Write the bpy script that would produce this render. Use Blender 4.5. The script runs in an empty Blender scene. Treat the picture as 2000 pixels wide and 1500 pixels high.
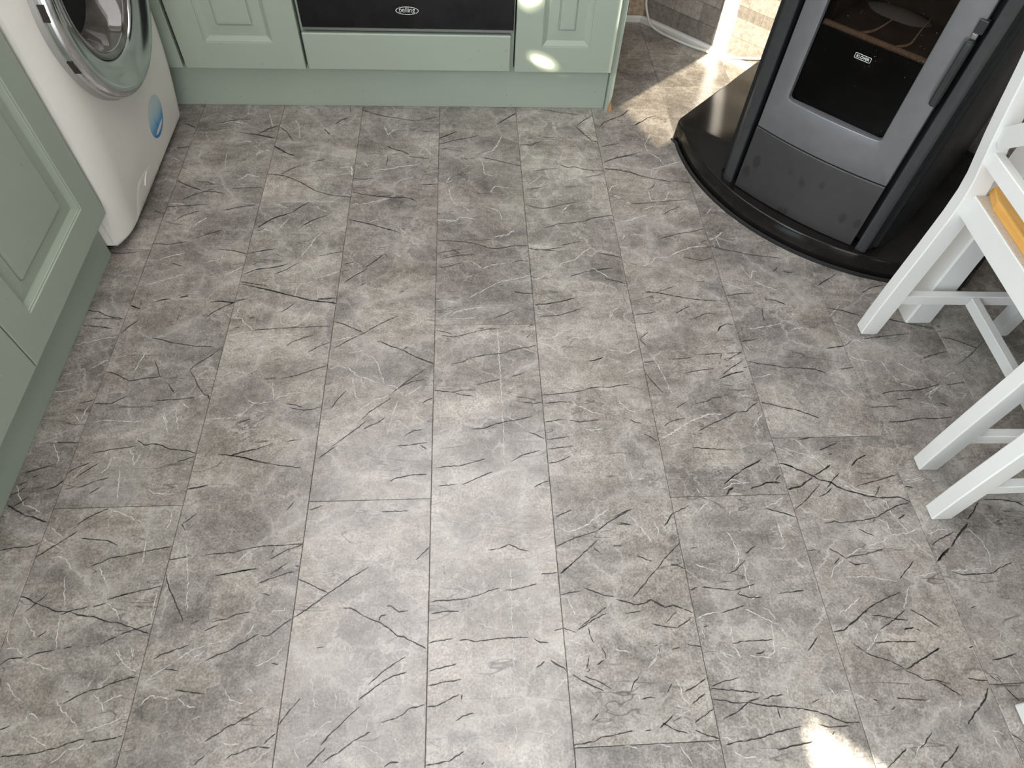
import bpy, math, random
from mathutils import Matrix, Vector
random.seed(7)
sc = bpy.context.scene
COL = sc.collection
# ------------------------------------------------------------------ camera
cam_d = bpy.data.cameras.new('camera'); cam = bpy.data.objects.new('camera', cam_d); COL.objects.link(cam)
_R = ((0.99790627, -0.04977719, 0.04129533), (-0.01679935, -0.81606246, -0.57771952), (0.06245682, 0.5758162, -0.81519007))
_m = Matrix.Identity(4)
for _i in range(3):
    _m[_i][0] = _R[0][_i]; _m[_i][1] = -_R[1][_i]; _m[_i][2] = -_R[2][_i]
_m[0][3], _m[1][3], _m[2][3] = 0, 0, 1.22
cam.matrix_world = _m
cam_d.sensor_width = 36; cam_d.lens = 1299.197 / 2000 * 36; cam_d.clip_start = 0.02
sc.camera = cam
# ------------------------------------------------------------------ light
SUN_H = (0.7475, 0.6643); SUN_T = 0.54            # heading on the floor, tangent of the height
W = bpy.data.worlds.new('sky'); sc.world = W; W.use_nodes = True
bg = W.node_tree.nodes['Background']; bg.inputs[0].default_value = (0.72, 0.86, 1.0, 1); bg.inputs[1].default_value = 1.2
def lamp(name, kind, energy, color, loc, direction, **kw):
    d = bpy.data.lights.new(name, kind); d.energy = energy; d.color = color
    for k, v in kw.items(): setattr(d, k, v)
    o = bpy.data.objects.new(name, d); COL.objects.link(o); o.location = loc
    o.rotation_euler = Vector(direction).to_track_quat('-Z', 'Y').to_euler()
    return o
lamp('sun', 'SUN', 60.0, (1.0, 0.94, 0.84), (-4, -4, 4), (SUN_H[0], SUN_H[1], -SUN_T), angle=math.radians(0.38))
lamp('window_daylight', 'AREA', 125, (0.79, 0.90, 1.0), (-1.50, -0.75, 1.60), (1, 0, -0.05), shape='RECTANGLE', size=1.10, size_y=2.5)
lamp('patio_daylight', 'AREA', 40, (0.99, 0.96, 0.92), (0.10, -2.44, 1.12), (0, 1, 0), shape='RECTANGLE', size=1.9, size_y=2.0)
lamp('roof_light', 'AREA', 25.5, (1.0, 0.88, 0.80), (-0.215, 1.22, 2.50), (0, 0, -1), shape='RECTANGLE', size=1.57, size_y=2.20)
sc.view_settings.view_transform = 'Standard'; sc.view_settings.look = 'None'
sc.view_settings.gamma = 1; sc.view_settings.use_curve_mapping = False
sc.view_settings.exposure = 0.27

# ------------------------------------------------------------------ materials
def lin(c):
    return tuple((x / 255 / 12.92 if x / 255 <= 0.04045 else ((x / 255 + 0.055) / 1.055) ** 2.4) for x in c)
class NT:
    def __init__(s, name):
        s.m = bpy.data.materials.new(name); s.m.use_nodes = True
        s.t = s.m.node_tree; s.n = s.t.nodes; s.b = s.n['Principled BSDF']; s.out = s.n['Material Output']
    def N(s, kind, **kw):
        x = s.n.new('ShaderNode' + kind)
        for k, v in kw.items():
            if k.startswith('i_'):
                k2 = k[2:]; k2 = int(k2) if k2.isdigit() else k2.replace('_', ' ')
                if hasattr(v, 'is_output'): s.t.links.new(v, x.inputs[k2])
                else: x.inputs[k2].default_value = v
            else: setattr(x, k, v)
        return x
    def L(s, a, b): s.t.links.new(a, b)
    def ramp(s, fac, stops, interp='LINEAR'):
        r = s.N('ValToRGB'); r.color_ramp.interpolation = interp
        e = r.color_ramp.elements
        while len(e) < len(stops): e.new(0.5)
        for q, (p, c) in zip(e, stops):
            q.position = p; q.color = tuple(c) + (1,) if len(c) == 3 else c
        s.L(fac, r.inputs[0]); return r.outputs[0]
    def mix(s, fac, a, b, mode='MIX'):
        x = s.N('Mix', data_type='RGBA', blend_type=mode)
        for i, v in ((0, fac), (6, a), (7, b)):
            if hasattr(v, 'is_output'): s.L(v, x.inputs[i])
            else: x.inputs[i].default_value = v if i == 0 else (tuple(v) + (1,) if len(v) == 3 else v)
        return x.outputs[2]
    def math(s, op, a, b=0.0, clamp=False):
        x = s.N('Math', operation=op); x.use_clamp = clamp
        for i, v in ((0, a), (1, b)):
            if hasattr(v, 'is_output'): s.L(v, x.inputs[i])
            else: x.inputs[i].default_value = v
        return x.outputs[0]
    def noise(s, vec, scale, detail=4, rough=0.55, dist=0.0):
        return s.N('TexNoise', i_Vector=vec, i_Scale=scale, i_Detail=detail, i_Roughness=rough, i_Distortion=dist).outputs[0]
    def bump(s, h, strength, dist=0.001):
        x = s.N('Bump', i_Height=h, i_Strength=strength, i_Distance=dist); s.L(x.outputs[0], s.b.inputs['Normal'])
    def geo(s): return s.N('NewGeometry').outputs['Position']
def plain(name, col, rough=0.5, metal=0.0, var=0.05, vscale=8.0, bump=0.0, bscale=300.0, coat=0.0, spec=None):
    t = NT(name); p = t.geo()
    n = t.noise(p, vscale, 5)
    lo = [c * (1 - var) for c in col]; hi = [min(1, c * (1 + var)) for c in col]
    t.L(t.ramp(n, [(0.3, lo), (0.7, hi)]), t.b.inputs['Base Color'])
    t.b.inputs['Roughness'].default_value = rough; t.b.inputs['Metallic'].default_value = metal
    t.b.inputs['Coat Weight'].default_value = coat
    if spec is not None: t.b.inputs['Specular IOR Level'].default_value = spec
    if bump: t.bump(t.noise(p, bscale, 3), bump)
    return t.m
M = {}
def paint(name, col, rough=0.42):
    t = NT(name); p = t.geo()
    n = t.noise(p, 3.0, 4); f = t.noise(p, 260, 2)
    c = t.ramp(n, [(0.3, [x * 0.96 for x in col]), (0.7, [x * 1.04 for x in col])])
    sp = t.N('TexVoronoi', i_Vector=p, i_Scale=26.0).outputs['Distance']           # few fly spots and scuffs
    c = t.mix(t.ramp(sp, [(0.03, (0.7, 0.7, 0.7)), (0.06, (0, 0, 0))]), c, (0.12, 0.10, 0.05))
    t.L(c, t.b.inputs['Base Color']); t.b.inputs['Roughness'].default_value = rough
    t.bump(f, 0.08, 0.0006); return t.m
M['green'] = paint('sage_green_paint', (0.312, 0.362, 0.296))
M['white_paint'] = plain('white_gloss_paint', (0.72, 0.72, 0.70), 0.28, var=0.02)
M['trim'] = plain('skirting_white', (0.66, 0.65, 0.60), 0.32, var=0.05, vscale=20)
M['enamel'] = plain('washer_white', (0.74, 0.72, 0.665), 0.30, var=0.04, vscale=5)
M['grey_plastic'] = plain('grey_plastic', (0.30, 0.29, 0.27), 0.4)
M['chrome'] = plain('chrome', (0.62, 0.63, 0.64), 0.13, 1.0, var=0.06, vscale=14)
M['dark_glass'] = plain('bowl_glass', (0.085, 0.078, 0.070), 0.08, var=0.35, vscale=22, coat=1.0)
M['drum'] = plain('drum_dark', (0.018, 0.017, 0.016), 0.35, var=0.5, vscale=90)
M['slot'] = plain('slot_dark', (0.02, 0.016, 0.013), 0.6)
M['slot_brown'] = plain('slot_brown', (0.16, 0.10, 0.06), 0.6)
M['oven_glass'] = plain('oven_glass', (0.007, 0.0075, 0.0075), 0.18, var=0.6, vscale=9, spec=0.20)
M['oven_trim'] = plain('oven_trim', (0.20, 0.21, 0.20), 0.35, 0.6)
M['void'] = plain('shadow_gap', (0.006, 0.006, 0.006), 0.9)
M['logo'] = plain('logo_print', (0.62, 0.64, 0.63), 0.4)
M['chipboard'] = plain('raw_chipboard', (0.42, 0.22, 0.10), 0.8, var=0.35, vscale=160)
M['seat_wood'] = None
M['beige'] = plain('raw_beige_edge', (0.52, 0.44, 0.36), 0.85, var=0.12, vscale=220)
M['cord'] = plain('white_flex', (0.66, 0.64, 0.58), 0.4)
M['worktop'] = plain('worktop_grey', (0.20, 0.19, 0.18), 0.45, var=0.2, vscale=40)
M['plaster'] = plain('plaster_white', (0.74, 0.73, 0.70), 0.9, var=0.02)
M['wall_grey'] = plain('wall_grey_paint', (0.30, 0.29, 0.28), 0.9, var=0.03)
M['hearth'] = plain('hearth_gloss_black', (0.008, 0.007, 0.0065), 0.13, var=0.3, vscale=30, spec=0.32)
M['rubber'] = plain('rubber_seal', (0.010, 0.010, 0.010), 0.75)
M['stove_black'] = plain('stove_black_paint', (0.026, 0.028, 0.030), 0.36, var=0.2, vscale=60, spec=0.7, bump=0.05, bscale=900)
M['rust'] = plain('rusty_bar', (0.30, 0.20, 0.14), 0.8, var=0.3, vscale=240)
M['firebox'] = plain('firebox_soot', (0.085, 0.062, 0.047), 0.85, var=0.4, vscale=14)
M['black_enamel'] = plain('black_enamel', (0.004, 0.0048, 0.0058), 0.35, spec=0.1)
M['handle'] = plain('handle_black', (0.020, 0.022, 0.022), 0.38)
M['steel'] = plain('latch_steel', (0.45, 0.45, 0.45), 0.3, 1.0)
def metal_grey(name, col, rough, metal, spots):
    t = NT(name); p = t.geo()
    n = t.noise(p, 30, 4); f = t.noise(p, 700, 2)
    c = t.ramp(n, [(0.3, [x * 0.94 for x in col]), (0.7, [x * 1.06 for x in col])])
    if spots:                                                       # splash marks that run down the panel
        mp = t.N('Mapping', i_Vector=p, i_Scale=(1, 1, 0.55)).outputs[0]
        v = t.N('TexVoronoi', i_Vector=mp, i_Scale=27.0, i_Randomness=1.0)
        k = t.ramp(v.outputs['Distance'], [(0.24, (1, 1, 1)), (0.33, (0, 0, 0))])
        pick = t.ramp(t.noise(p, 9, 2), [(0.50, (0, 0, 0)), (0.56, (1, 1, 1))])
        c = t.mix(t.math('MULTIPLY', k, pick), c, [x * 0.62 for x in col])
    d = t.N('TexVoronoi', i_Vector=p, i_Scale=120.0).outputs['Distance']
    c = t.mix(t.ramp(d, [(0.02, (0.5, 0.5, 0.5)), (0.05, (0, 0, 0))]), c, (0.35, 0.35, 0.34))
    t.L(c, t.b.inputs['Base Color']); t.b.inputs['Roughness'].default_value = rough; t.b.inputs['Metallic'].default_value = metal
    t.bump(f, 0.10, 0.0005); return t.m
M['stove_door'] = metal_grey('stove_door_grey', (0.180, 0.182, 0.190), 0.42, 0.55, False)
M['stove_panel'] = metal_grey('stove_panel_grey', (0.046, 0.0445, 0.045), 0.45, 0.35, True)
def pane(name, tint, rough, fac, dust):
    t = NT(name); p = t.geo()
    tr = t.N('BsdfTransparent', i_Color=tint + (1,)); gl = t.N('BsdfGlossy', i_Roughness=rough)
    fr = t.math('ADD', 0.010, t.math('MULTIPLY', t.math('POWER', t.N('LayerWeight', i_Blend=0.5).outputs['Facing'], 4.0), 0.5))
    a = t.N('MixShader'); t.L(t.math('ADD', fr, fac, True), a.inputs[0]); t.L(tr.outputs[0], a.inputs[1]); t.L(gl.outputs[0], a.inputs[2])
    sh = a.outputs[0]
    if dust:
        df = t.N('BsdfDiffuse', i_Color=(0.5, 0.5, 0.5, 1)); v = t.N('TexVoronoi', i_Vector=p, i_Scale=dust).outputs['Distance']
        k = t.math('MULTIPLY', t.ramp(v, [(0.05, (0.5, 0.5, 0.5)), (0.09, (0, 0, 0))]), t.ramp(t.noise(p, 18, 3), [(0.5, (0, 0, 0)), (0.6, (1, 1, 1))]))
        b = t.N('MixShader'); t.L(k, b.inputs[0]); t.L(sh, b.inputs[1]); t.L(df.outputs[0], b.inputs[2]); sh = b.outputs[0]
    t.L(sh, t.out.inputs[0]); return t.m
M['stove_glass'] = pane('stove_glass', (0.62, 0.60, 0.58), 0.05, 0.0, 90.0)
M['sun_filter'] = pane('sun_filter', (0.40, 0.385, 0.355), 0.3, 0.0, 0)  # added filter that dims the sun beam in the mask openings
M['window_pane'] = pane('window_pane', (0.97, 0.98, 0.98), 0.0, 0.0, 0)
def wood():
    t = NT('honey_pine'); p = t.geo()
    mp = t.N('Mapping', i_Vector=p, i_Scale=(60, 4, 60)).outputs[0]
    n = t.noise(mp, 1.0, 5, 0.6, 1.2)
    t.L(t.ramp(n, [(0.3, (0.72, 0.36, 0.075)), (0.7, (0.86, 0.50, 0.14))]), t.b.inputs['Base Color'])
    t.b.inputs['Roughness'].default_value = 0.35; return t.m
M['seat_wood'] = wood()
def floor_mat():
    t = NT('slate_effect_vinyl'); p0 = t.geo()
    oi = t.N('ObjectInfo')
    off = t.N('CombineXYZ', i_0=t.math('MULTIPLY', oi.outputs['Random'], 37.0), i_1=t.math('MULTIPLY', oi.outputs['Random'], 91.0), i_2=0.0).outputs[0]
    p = t.N('VectorMath', operation='ADD', i_0=p0, i_1=off).outputs[0]
    base = t.noise(p, 7.5, 9, 0.62, 0.35)
    c = t.ramp(base, [(0.32, (0.178, 0.160, 0.139)), (0.50, (0.252, 0.230, 0.204)), (0.68, (0.336, 0.312, 0.281))])
    mp = t.N('Mapping', i_Vector=p, i_Rotation=(0, 0, -0.30), i_Scale=(5, 16, 5)).outputs[0]
    st = t.noise(mp, 1.0, 7, 0.62, 0.6)
    c = t.mix(0.75, c, t.ramp(st, [(0.3, (0.30, 0.30, 0.30)), (0.7, (0.70, 0.70, 0.70))]), 'OVERLAY')
    g = t.noise(p, 240, 3, 0.7)
    c = t.mix(0.72, c, t.ramp(g, [(0.3, (0.28, 0.28, 0.28)), (0.7, (0.72, 0.72, 0.72))]), 'OVERLAY')
    g2 = t.noise(p, 60, 5, 0.7)
    c = t.mix(0.7, c, t.ramp(g2, [(0.3, (0.29, 0.29, 0.29)), (0.7, (0.71, 0.71, 0.71))]), 'OVERLAY')
    # pale veins: warped cell borders, broken up by a mask
    wv = t.N('VectorMath', operation='ADD', i_0=p, i_1=t.N('VectorMath', operation='SCALE', i_0=t.N('TexNoise', i_Vector=p, i_Scale=16.0, i_Detail=9.0, i_Roughness=0.72).outputs[1], i_3=0.085).outputs[0]).outputs[0]
    vo = t.N('TexVoronoi', feature='DISTANCE_TO_EDGE', i_Vector=wv, i_Scale=8.0).outputs[0]
    cell = t.N('TexVoronoi', i_Vector=wv, i_Scale=8.0).outputs['Color']
    cv = t.N('SeparateColor', i_0=cell).outputs[0]
    c = t.mix(1.0, c, t.ramp(cv, [(0.0, (0.86, 0.86, 0.87)), (1.0, (1.13, 1.12, 1.10))]), 'MULTIPLY')
    glow = t.math('MULTIPLY', t.ramp(vo, [(0.0, (1, 1, 1)), (0.16, (0, 0, 0))]), t.ramp(t.noise(p, 6.5, 3), [(0.42, (0, 0, 0)), (0.66, (0.42, 0.42, 0.42))]))
    c = t.mix(glow, c, (0.46, 0.435, 0.40))
    vk = t.math('MULTIPLY', t.ramp(vo, [(0.004, (1, 1, 1)), (0.022, (0, 0, 0))]), t.ramp(t.noise(p, 11, 4), [(0.39, (0, 0, 0)), (0.62, (0.62, 0.62, 0.62))]))
    vo2 = t.N('TexVoronoi', feature='DISTANCE_TO_EDGE', i_Vector=wv, i_Scale=21.0).outputs[0]
    vk2 = t.math('MULTIPLY', t.ramp(vo2, [(0.006, (1, 1, 1)), (0.050, (0, 0, 0))]), t.ramp(t.noise(p, 17, 3), [(0.43, (0, 0, 0)), (0.66, (0.50, 0.50, 0.50))]))
    c = t.mix(t.math('MAXIMUM', vk, vk2), c, (0.50, 0.475, 0.435))
    # fine dark hairlines that run mostly across the plank
    mp2 = t.N('Mapping', i_Vector=p, i_Rotation=(0, 0, -0.28), i_Scale=(3.2, 15, 3)).outputs[0]
    h = t.noise(mp2, 1.0, 3, 0.5, 0.5)
    hk = t.math('MULTIPLY', t.ramp(t.math('ABSOLUTE', t.math('SUBTRACT', h, 0.5)), [(0.0, (1, 1, 1)), (0.007, (0, 0, 0))]), t.ramp(t.noise(p, 10, 3), [(0.50, (0, 0, 0)), (0.58, (0.8, 0.8, 0.8))]))
    c = t.mix(hk, c, (0.06, 0.053, 0.047))
    # every plank is printed a little lighter or darker
    at = t.N('Attribute', attribute_type='OBJECT', attribute_name='tone')
    c = t.mix(1.0, c, t.N('CombineColor', i_0=at.outputs['Fac'], i_1=at.outputs['Fac'], i_2=at.outputs['Fac']).outputs[0], 'MULTIPLY')
    t.L(c, t.b.inputs['Base Color'])
    t.L(t.ramp(g2, [(0.3, (0.16, 0.16, 0.16)), (0.7, (0.24, 0.24, 0.24))]), t.b.inputs['Roughness'])
    t.b.inputs['Specular IOR Level'].default_value = 0.85
    hgt = t.math('ADD', t.math('MULTIPLY', g, 0.5), t.math('MULTIPLY', st, 1.0))
    t.bump(hgt, 0.22, 0.0012); return t.m
M['floor'] = floor_mat()
M['joint'] = plain('floor_joint', (0.10, 0.095, 0.09), 0.8)
def print_mat(name, col, lo, hi, floor_):
    t = NT(name); p = t.geo()
    a = t.N('Attribute', attribute_name='soft').outputs['Fac']
    k = t.math('MULTIPLY', a, t.ramp(t.noise(p, 95, 5, 0.75), [(lo, (floor_, floor_, floor_)), (hi, (1, 1, 1))]), True)
    tr = t.N('BsdfTransparent'); mx = t.N('MixShader')
    t.b.inputs['Base Color'].default_value = tuple(col) + (1,); t.b.inputs['Roughness'].default_value = 0.42
    t.L(k, mx.inputs[0]); t.L(tr.outputs[0], mx.inputs[1]); t.L(t.b.outputs[0], mx.inputs[2]); t.L(mx.outputs[0], t.out.inputs[0])
    return t.m
M['crack'] = print_mat('dark_vein_print', (0.022, 0.019, 0.017), 0.30, 0.48, 0.86)
M['vein'] = print_mat('pale_vein_print', (0.56, 0.54, 0.505), 0.34, 0.56, 0.42)
def tile_mat(name, c0, c1, c2, rough, bump):
    t = NT(name); p = t.geo()
    oi = t.N('ObjectInfo').outputs['Random']
    n = t.noise(p, 60, 7, 0.7); b = t.noise(p, 260, 4, 0.75)
    c = t.ramp(n, [(0.30, c0), (0.5, c1), (0.72, c2)])
    c = t.mix(0.7, c, t.ramp(b, [(0.3, (0.30, 0.30, 0.30)), (0.7, (0.70, 0.70, 0.70))]), 'OVERLAY')
    s = t.ramp(oi, [(0.0, (0.72, 0.70, 0.68)), (0.5, (0.95, 0.94, 0.93)), (1.0, (1.28, 1.28, 1.26))])
    c = t.mix(1.0, c, s, 'MULTIPLY')
    t.L(c, t.b.inputs['Base Color']); t.b.inputs['Roughness'].default_value = rough
    t.bump(t.math('ADD', n, b), bump, 0.002); return t.m
M['wall_tile'] = tile_mat('split_stone_tile', (0.165, 0.148, 0.132), (0.255, 0.234, 0.210), (0.355, 0.33, 0.30), 0.40, 0.35)
M['brown_tile'] = tile_mat('brown_stone_tile', (0.17, 0.11, 0.07), (0.34, 0.25, 0.17), (0.52, 0.43, 0.33), 0.45, 0.35)
M['grout'] = plain('tile_grout', (0.23, 0.22, 0.20), 0.9)
def sticker():
    t = NT('worn_blue_sticker'); p = t.geo()
    sp = t.N('SeparateXYZ', i_0=p); z = sp.outputs[2]
    mp = t.N('Mapping', i_Vector=p, i_Rotation=(0.75, 0, 0), i_Scale=(1, 300, 22)).outputs[0]
    n = t.noise(mp, 1.0, 5, 0.7)
    grad = t.math('MULTIPLY', t.math('SUBTRACT', 0.172, z), 13.0, True)
    k = t.math('ADD', grad, t.math('MULTIPLY', t.math('SUBTRACT', n, 0.5), 1.3), True)
    t.L(t.ramp(k, [(0.0, (0.50, 0.58, 0.58)), (0.35, (0.36, 0.53, 0.62)), (0.65, (0.10, 0.33, 0.58)), (1.0, (0.03, 0.20, 0.48))]), t.b.inputs['Base Color'])
    t.b.inputs['Roughness'].default_value = 0.5; return t.m
M['sticker'] = sticker()

# ------------------------------------------------------------------ helpers
class MB:
    def __init__(s): s.v = []; s.f = []; s.a = []
    def add(s, vs, fs):
        o = len(s.v); s.v += [tuple(v) for v in vs]; s.f += [tuple(i + o for i in f) for f in fs]; return s
    def box(s, x0, x1, y0, y1, z0, z1, b=0.0):
        if b <= 0:
            vs = [(x, y, z) for x in (x0, x1) for y in (y0, y1) for z in (z0, z1)]
            return s.add(vs, [(0, 1, 3, 2), (4, 6, 7, 5), (0, 4, 5, 1), (2, 3, 7, 6), (0, 2, 6, 4), (1, 5, 7, 3)])
        vs = []; ax = ((x0, x1), (y0, y1), (z0, z1)); idx = {}
        for sx in (0, 1):
            for sy in (0, 1):
                for sz in (0, 1):
                    c = (sx, sy, sz)
                    for k in range(3):
                        p = [ax[i][c[i]] + (b if c[i] == 0 else -b) for i in range(3)]
                        p[k] = ax[k][c[k]]; idx[c, k] = len(vs); vs.append(p)
        fs = []
        for k in range(3):
            i, j = [q for q in range(3) if q != k]
            for e in (0, 1):
                q = []
                for (a, c2) in ((0, 0), (1, 0), (1, 1), (0, 1)):
                    c = [0, 0, 0]; c[k] = e; c[i] = a; c[j] = c2; q.append(idx[tuple(c), k])
                fs.append(q)
            for a in (0, 1):
                for c2 in (0, 1):
                    q0 = [0, 0, 0]; q0[i] = a; q0[j] = c2; q1 = q0[:]; q1[k] = 1
                    fs.append([idx[tuple(q0), i], idx[tuple(q1), i], idx[tuple(q1), j], idx[tuple(q0), j]])
        for sx in (0, 1):
            for sy in (0, 1):
                for sz in (0, 1): fs.append([idx[(sx, sy, sz), k] for k in range(3)])
        return s.add(vs, fs)
    def loft(s, rings, cap0=True, cap1=True, closed=True):
        n = len(rings[0]); o = len(s.v)
        for r in rings: s.v += [tuple(p) for p in r]
        for i in range(len(rings) - 1):
            for j in range(n if closed else n - 1):
                k = (j + 1) % n
                s.f.append((o + i * n + j, o + i * n + k, o + (i + 1) * n + k, o + (i + 1) * n + j))
        if cap0: s.f.append(tuple(o + j for j in range(n))[::-1])
        if cap1: s.f.append(tuple(o + (len(rings) - 1) * n + j for j in range(n)))
        return s
    def tube(s, pts, r, n=10, cap=True):
        pts = [Vector(p) for p in pts]; rings = []; up = Vector((0.123, 0.31, 0.94))
        for i, p in enumerate(pts):
            d = (pts[min(i + 1, len(pts) - 1)] - pts[max(i - 1, 0)]).normalized()
            a = d.cross(up).normalized(); b2 = a.cross(d)
            rr = r[i] if isinstance(r, (list, tuple)) else r
            rings.append([p + (a * math.cos(q) + b2 * math.sin(q)) * rr for q in [2 * math.pi * k / n for k in range(n)]])
        return s.loft(rings, cap, cap)
    def xf(s, m):
        s.v = [tuple(m @ Vector(v)) for v in s.v]; return s
    def mesh(s, name, mat, smooth=None):
        me = bpy.data.meshes.new(name); me.from_pydata(s.v, [], s.f)
        import bmesh
        bm = bmesh.new(); bm.from_mesh(me); bmesh.ops.recalc_face_normals(bm, faces=bm.faces); bm.to_mesh(me); bm.free()
        me.materials.append(mat); me.update()
        if smooth:
            me.polygons.foreach_set('use_smooth', [True] * len(me.polygons))
            me.set_sharp_from_angle(angle=math.radians(smooth))
        return me
    def build(s, name, mat, parent=None, smooth=None, flip=None):
        o = bpy.data.objects.new(name, s.mesh(name, mat, smooth)); COL.objects.link(o)
        if parent is not None: o.parent = parent
        return o
def tag(o, label=None, cat=None, group=None, kind=None):
    for k, v in (('label', label), ('category', cat), ('group', group), ('kind', kind)):
        if v: o[k] = v
    return o
def empty(name, loc=(0, 0, 0), rz=0.0, label=None, cat=None, group=None):
    o = bpy.data.objects.new(name, None); COL.objects.link(o); o.location = loc; o.rotation_euler = (0, 0, rz)
    o.empty_display_size = 0.1
    return tag(o, label, cat, group)
def arc(cx, cy, r, a0, a1, n): return [(cx + r * math.cos(math.radians(a0 + (a1 - a0) * k / n)), cy + r * math.sin(math.radians(a0 + (a1 - a0) * k / n))) for k in range(n + 1)]
def smoothline(pts, n):
    out = []; P = [Vector(p) for p in pts]
    for i in range(len(P) - 1):
        p0 = P[max(i - 1, 0)]; p1 = P[i]; p2 = P[i + 1]; p3 = P[min(i + 2, len(P) - 1)]
        for k in range(n):
            t = k / n
            out.append(0.5 * ((2 * p1) + (-p0 + p2) * t + (2 * p0 - 5 * p1 + 4 * p2 - p3) * t * t + (-p0 + 3 * p1 - 3 * p2 + p3) * t ** 3))
    out.append(P[-1]); return out
def text_mesh(txt, name, size, mat, bold=0.0, shear=0.0, width=0.03, spacing=1.0, depth=0.0):
    c = bpy.data.curves.new(name, 'FONT'); c.body = txt; c.size = size; c.align_x = 'CENTER'; c.align_y = 'CENTER'
    c.offset = bold; c.shear = shear; c.space_character = spacing; c.extrude = depth
    o = bpy.data.objects.new(name + '_tmp', c); COL.objects.link(o); bpy.context.view_layer.update()
    me = bpy.data.meshes.new_from_object(o.evaluated_get(bpy.context.evaluated_depsgraph_get()))
    bpy.data.objects.remove(o); bpy.data.curves.remove(c)
    xs = [v.co.x for v in me.vertices]; mx = (min(xs) + max(xs)) / 2; ys = [v.co.y for v in me.vertices]; my = (min(ys) + max(ys)) / 2
    sx = width / (max(xs) - min(xs))
    for v in me.vertices: v.co.x = (v.co.x - mx) * sx; v.co.y -= my
    me.materials.clear(); me.materials.append(mat); return me

# ------------------------------------------------------------------ setting: room shell
XL, YB, YN, XR, ZC = -1.46, 2.512, -2.45, 2.02, 2.42
def struct(o, kind='structure'): o['kind'] = kind; return o
floor = struct(MB().box(XL - 0.1, XR + 0.1, YN - 0.1, YB + 0.1, -0.08, -0.0035).build('floor', M['joint']))
RX0, RX1, RY0, RY1 = -1.0, 0.57, 0.12, 2.32             # glazed opening in the flat roof
struct(MB().box(XL - 0.12, RX0, YN - 0.12, YB + 0.12, ZC, ZC + 0.1).box(RX1, XR + 0.12, YN - 0.12, YB + 0.12, ZC, ZC + 0.1).box(RX0, RX1, YN - 0.12, RY0, ZC, ZC + 0.1).box(RX0, RX1, RY1, YB + 0.12, ZC, ZC + 0.1).build('ceiling', M['plaster']))
rf = MB()
for (a, b, c, d) in ((RX0, RX1, RY0, RY0 + 0.03), (RX0, RX1, RY1 - 0.03, RY1), (RX0, RX0 + 0.03, RY0, RY1), (RX1 - 0.03, RX1, RY0, RY1)): rf.box(a, b, c, d, ZC + 0.02, ZC + 0.07)
def wall_with_hole(name, fixed_axis, c0, c1, a0, a1, h0, h1, z0, z1):
    m = MB()
    def bx(p, q, r, s_):
        if q - p < 1e-6 or s_ - r < 1e-6: return
        if fixed_axis == 'x': m.box(c0, c1, p, q, r, s_)
        else: m.box(p, q, c0, c1, r, s_)
    bx(a0, h0, 0, ZC); bx(h1, a1, 0, ZC); bx(h0, h1, 0, z0); bx(h0, h1, z1, ZC)
    return struct(m.build(name, M['plaster']))
WY0, WY1, WZ0, WZ1 = -2.02, 0.52, 1.04, 2.20
wall_with_hole('wall_left', 'x', XL - 0.12, XL, YN, YB + 0.1, WY0, WY1, WZ0, WZ1)
wall_with_hole('wall_near', 'y', YN - 0.12, YN, XL, XR, -0.92, 1.12, 0.06, 2.16)
back = struct(MB().box(XL, 0.68, YB, YB + 0.1, 0, ZC).build('wall_back', M['plaster']))
struct(MB().box(XR, XR + 0.1, YN, 1.30, 0, ZC).build('wall_right', M['wall_grey']))
SX, SY = 0.86, 1.3645                                   # stove front middle; the corner wall stands square behind it
q = math.sqrt(0.5)
def sw(u, v, z=0.0): return Vector((SX + u * q - v * q, SY - u * q - v * q, z))
SM = Matrix.Translation((SX, SY, 0)) @ Matrix.Rotation(-math.pi / 4, 4, 'Z')       # local x = along the stove front, y = into the corner
VW = 0.667
diag = struct(MB().box(-0.965, 1.0, VW + 0.006, VW + 0.10, 0, ZC).xf(SM).build('wall_diagonal', M['grout']))
# window and patio door (behind the camera): frames and panes
wf = MB()
for (y0, y1, z0, z1) in ((WY0, WY1, WZ0, WZ0 + 0.05), (WY0, WY1, WZ1 - 0.05, WZ1), (WY0, WY0 + 0.05, WZ0, WZ1), (WY1 - 0.05, WY1, WZ0, WZ1)):
    wf.box(XL - 0.10, XL - 0.05, y0, y1, z0, z1)
win = struct(wf.build('window_1', M['white_paint']))
pf = MB()
for (x0, x1, z0, z1) in ((-0.92, 1.12, 0.06, 0.12), (-0.92, 1.12, 2.10, 2.16), (-0.92, -0.86, 0.06, 2.16), (1.06, 1.12, 0.06, 2.16), (0.07, 0.13, 0.06, 2.16)):
    pf.box(x0, x1, YN - 0.10, YN - 0.05, z0, z1)
struct(pf.build('door_1', M['white_paint']))
struct(rf.build('window_2', M['white_paint']))
# unseen wall added outside the window, its gaps cut to shape the sun patches
XS = -1.66
def trace(P):
    d = (P[0] - XS) / SUN_H[0]
    return (P[1] - d * SUN_H[1], P[2] + d * SUN_T)
def hull(pts):
    pts = sorted(set(pts)); lo = []; up = []
    def cr(o, a, b): return (a[0] - o[0]) * (b[1] - o[1]) - (a[1] - o[1]) * (b[0] - o[0])
    for p in pts:
        while len(lo) > 1 and cr(lo[-2], lo[-1], p) <= 0: lo.pop()
        lo.append(p)
    for p in reversed(pts):
        while len(up) > 1 and cr(up[-2], up[-1], p) <= 0: up.pop()
        up.append(p)
    return lo[:-1] + up[:-1]
def ell(cy, cz, a, b, rot, n=14):
    return [(cy + a * math.cos(t) * math.cos(rot) - b * math.sin(t) * math.sin(rot), cz + a * math.cos(t) * math.sin(rot) + b * math.sin(t) * math.cos(rot)) for t in [2 * math.pi * k / n for k in range(n)]]
gaps = []
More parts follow.
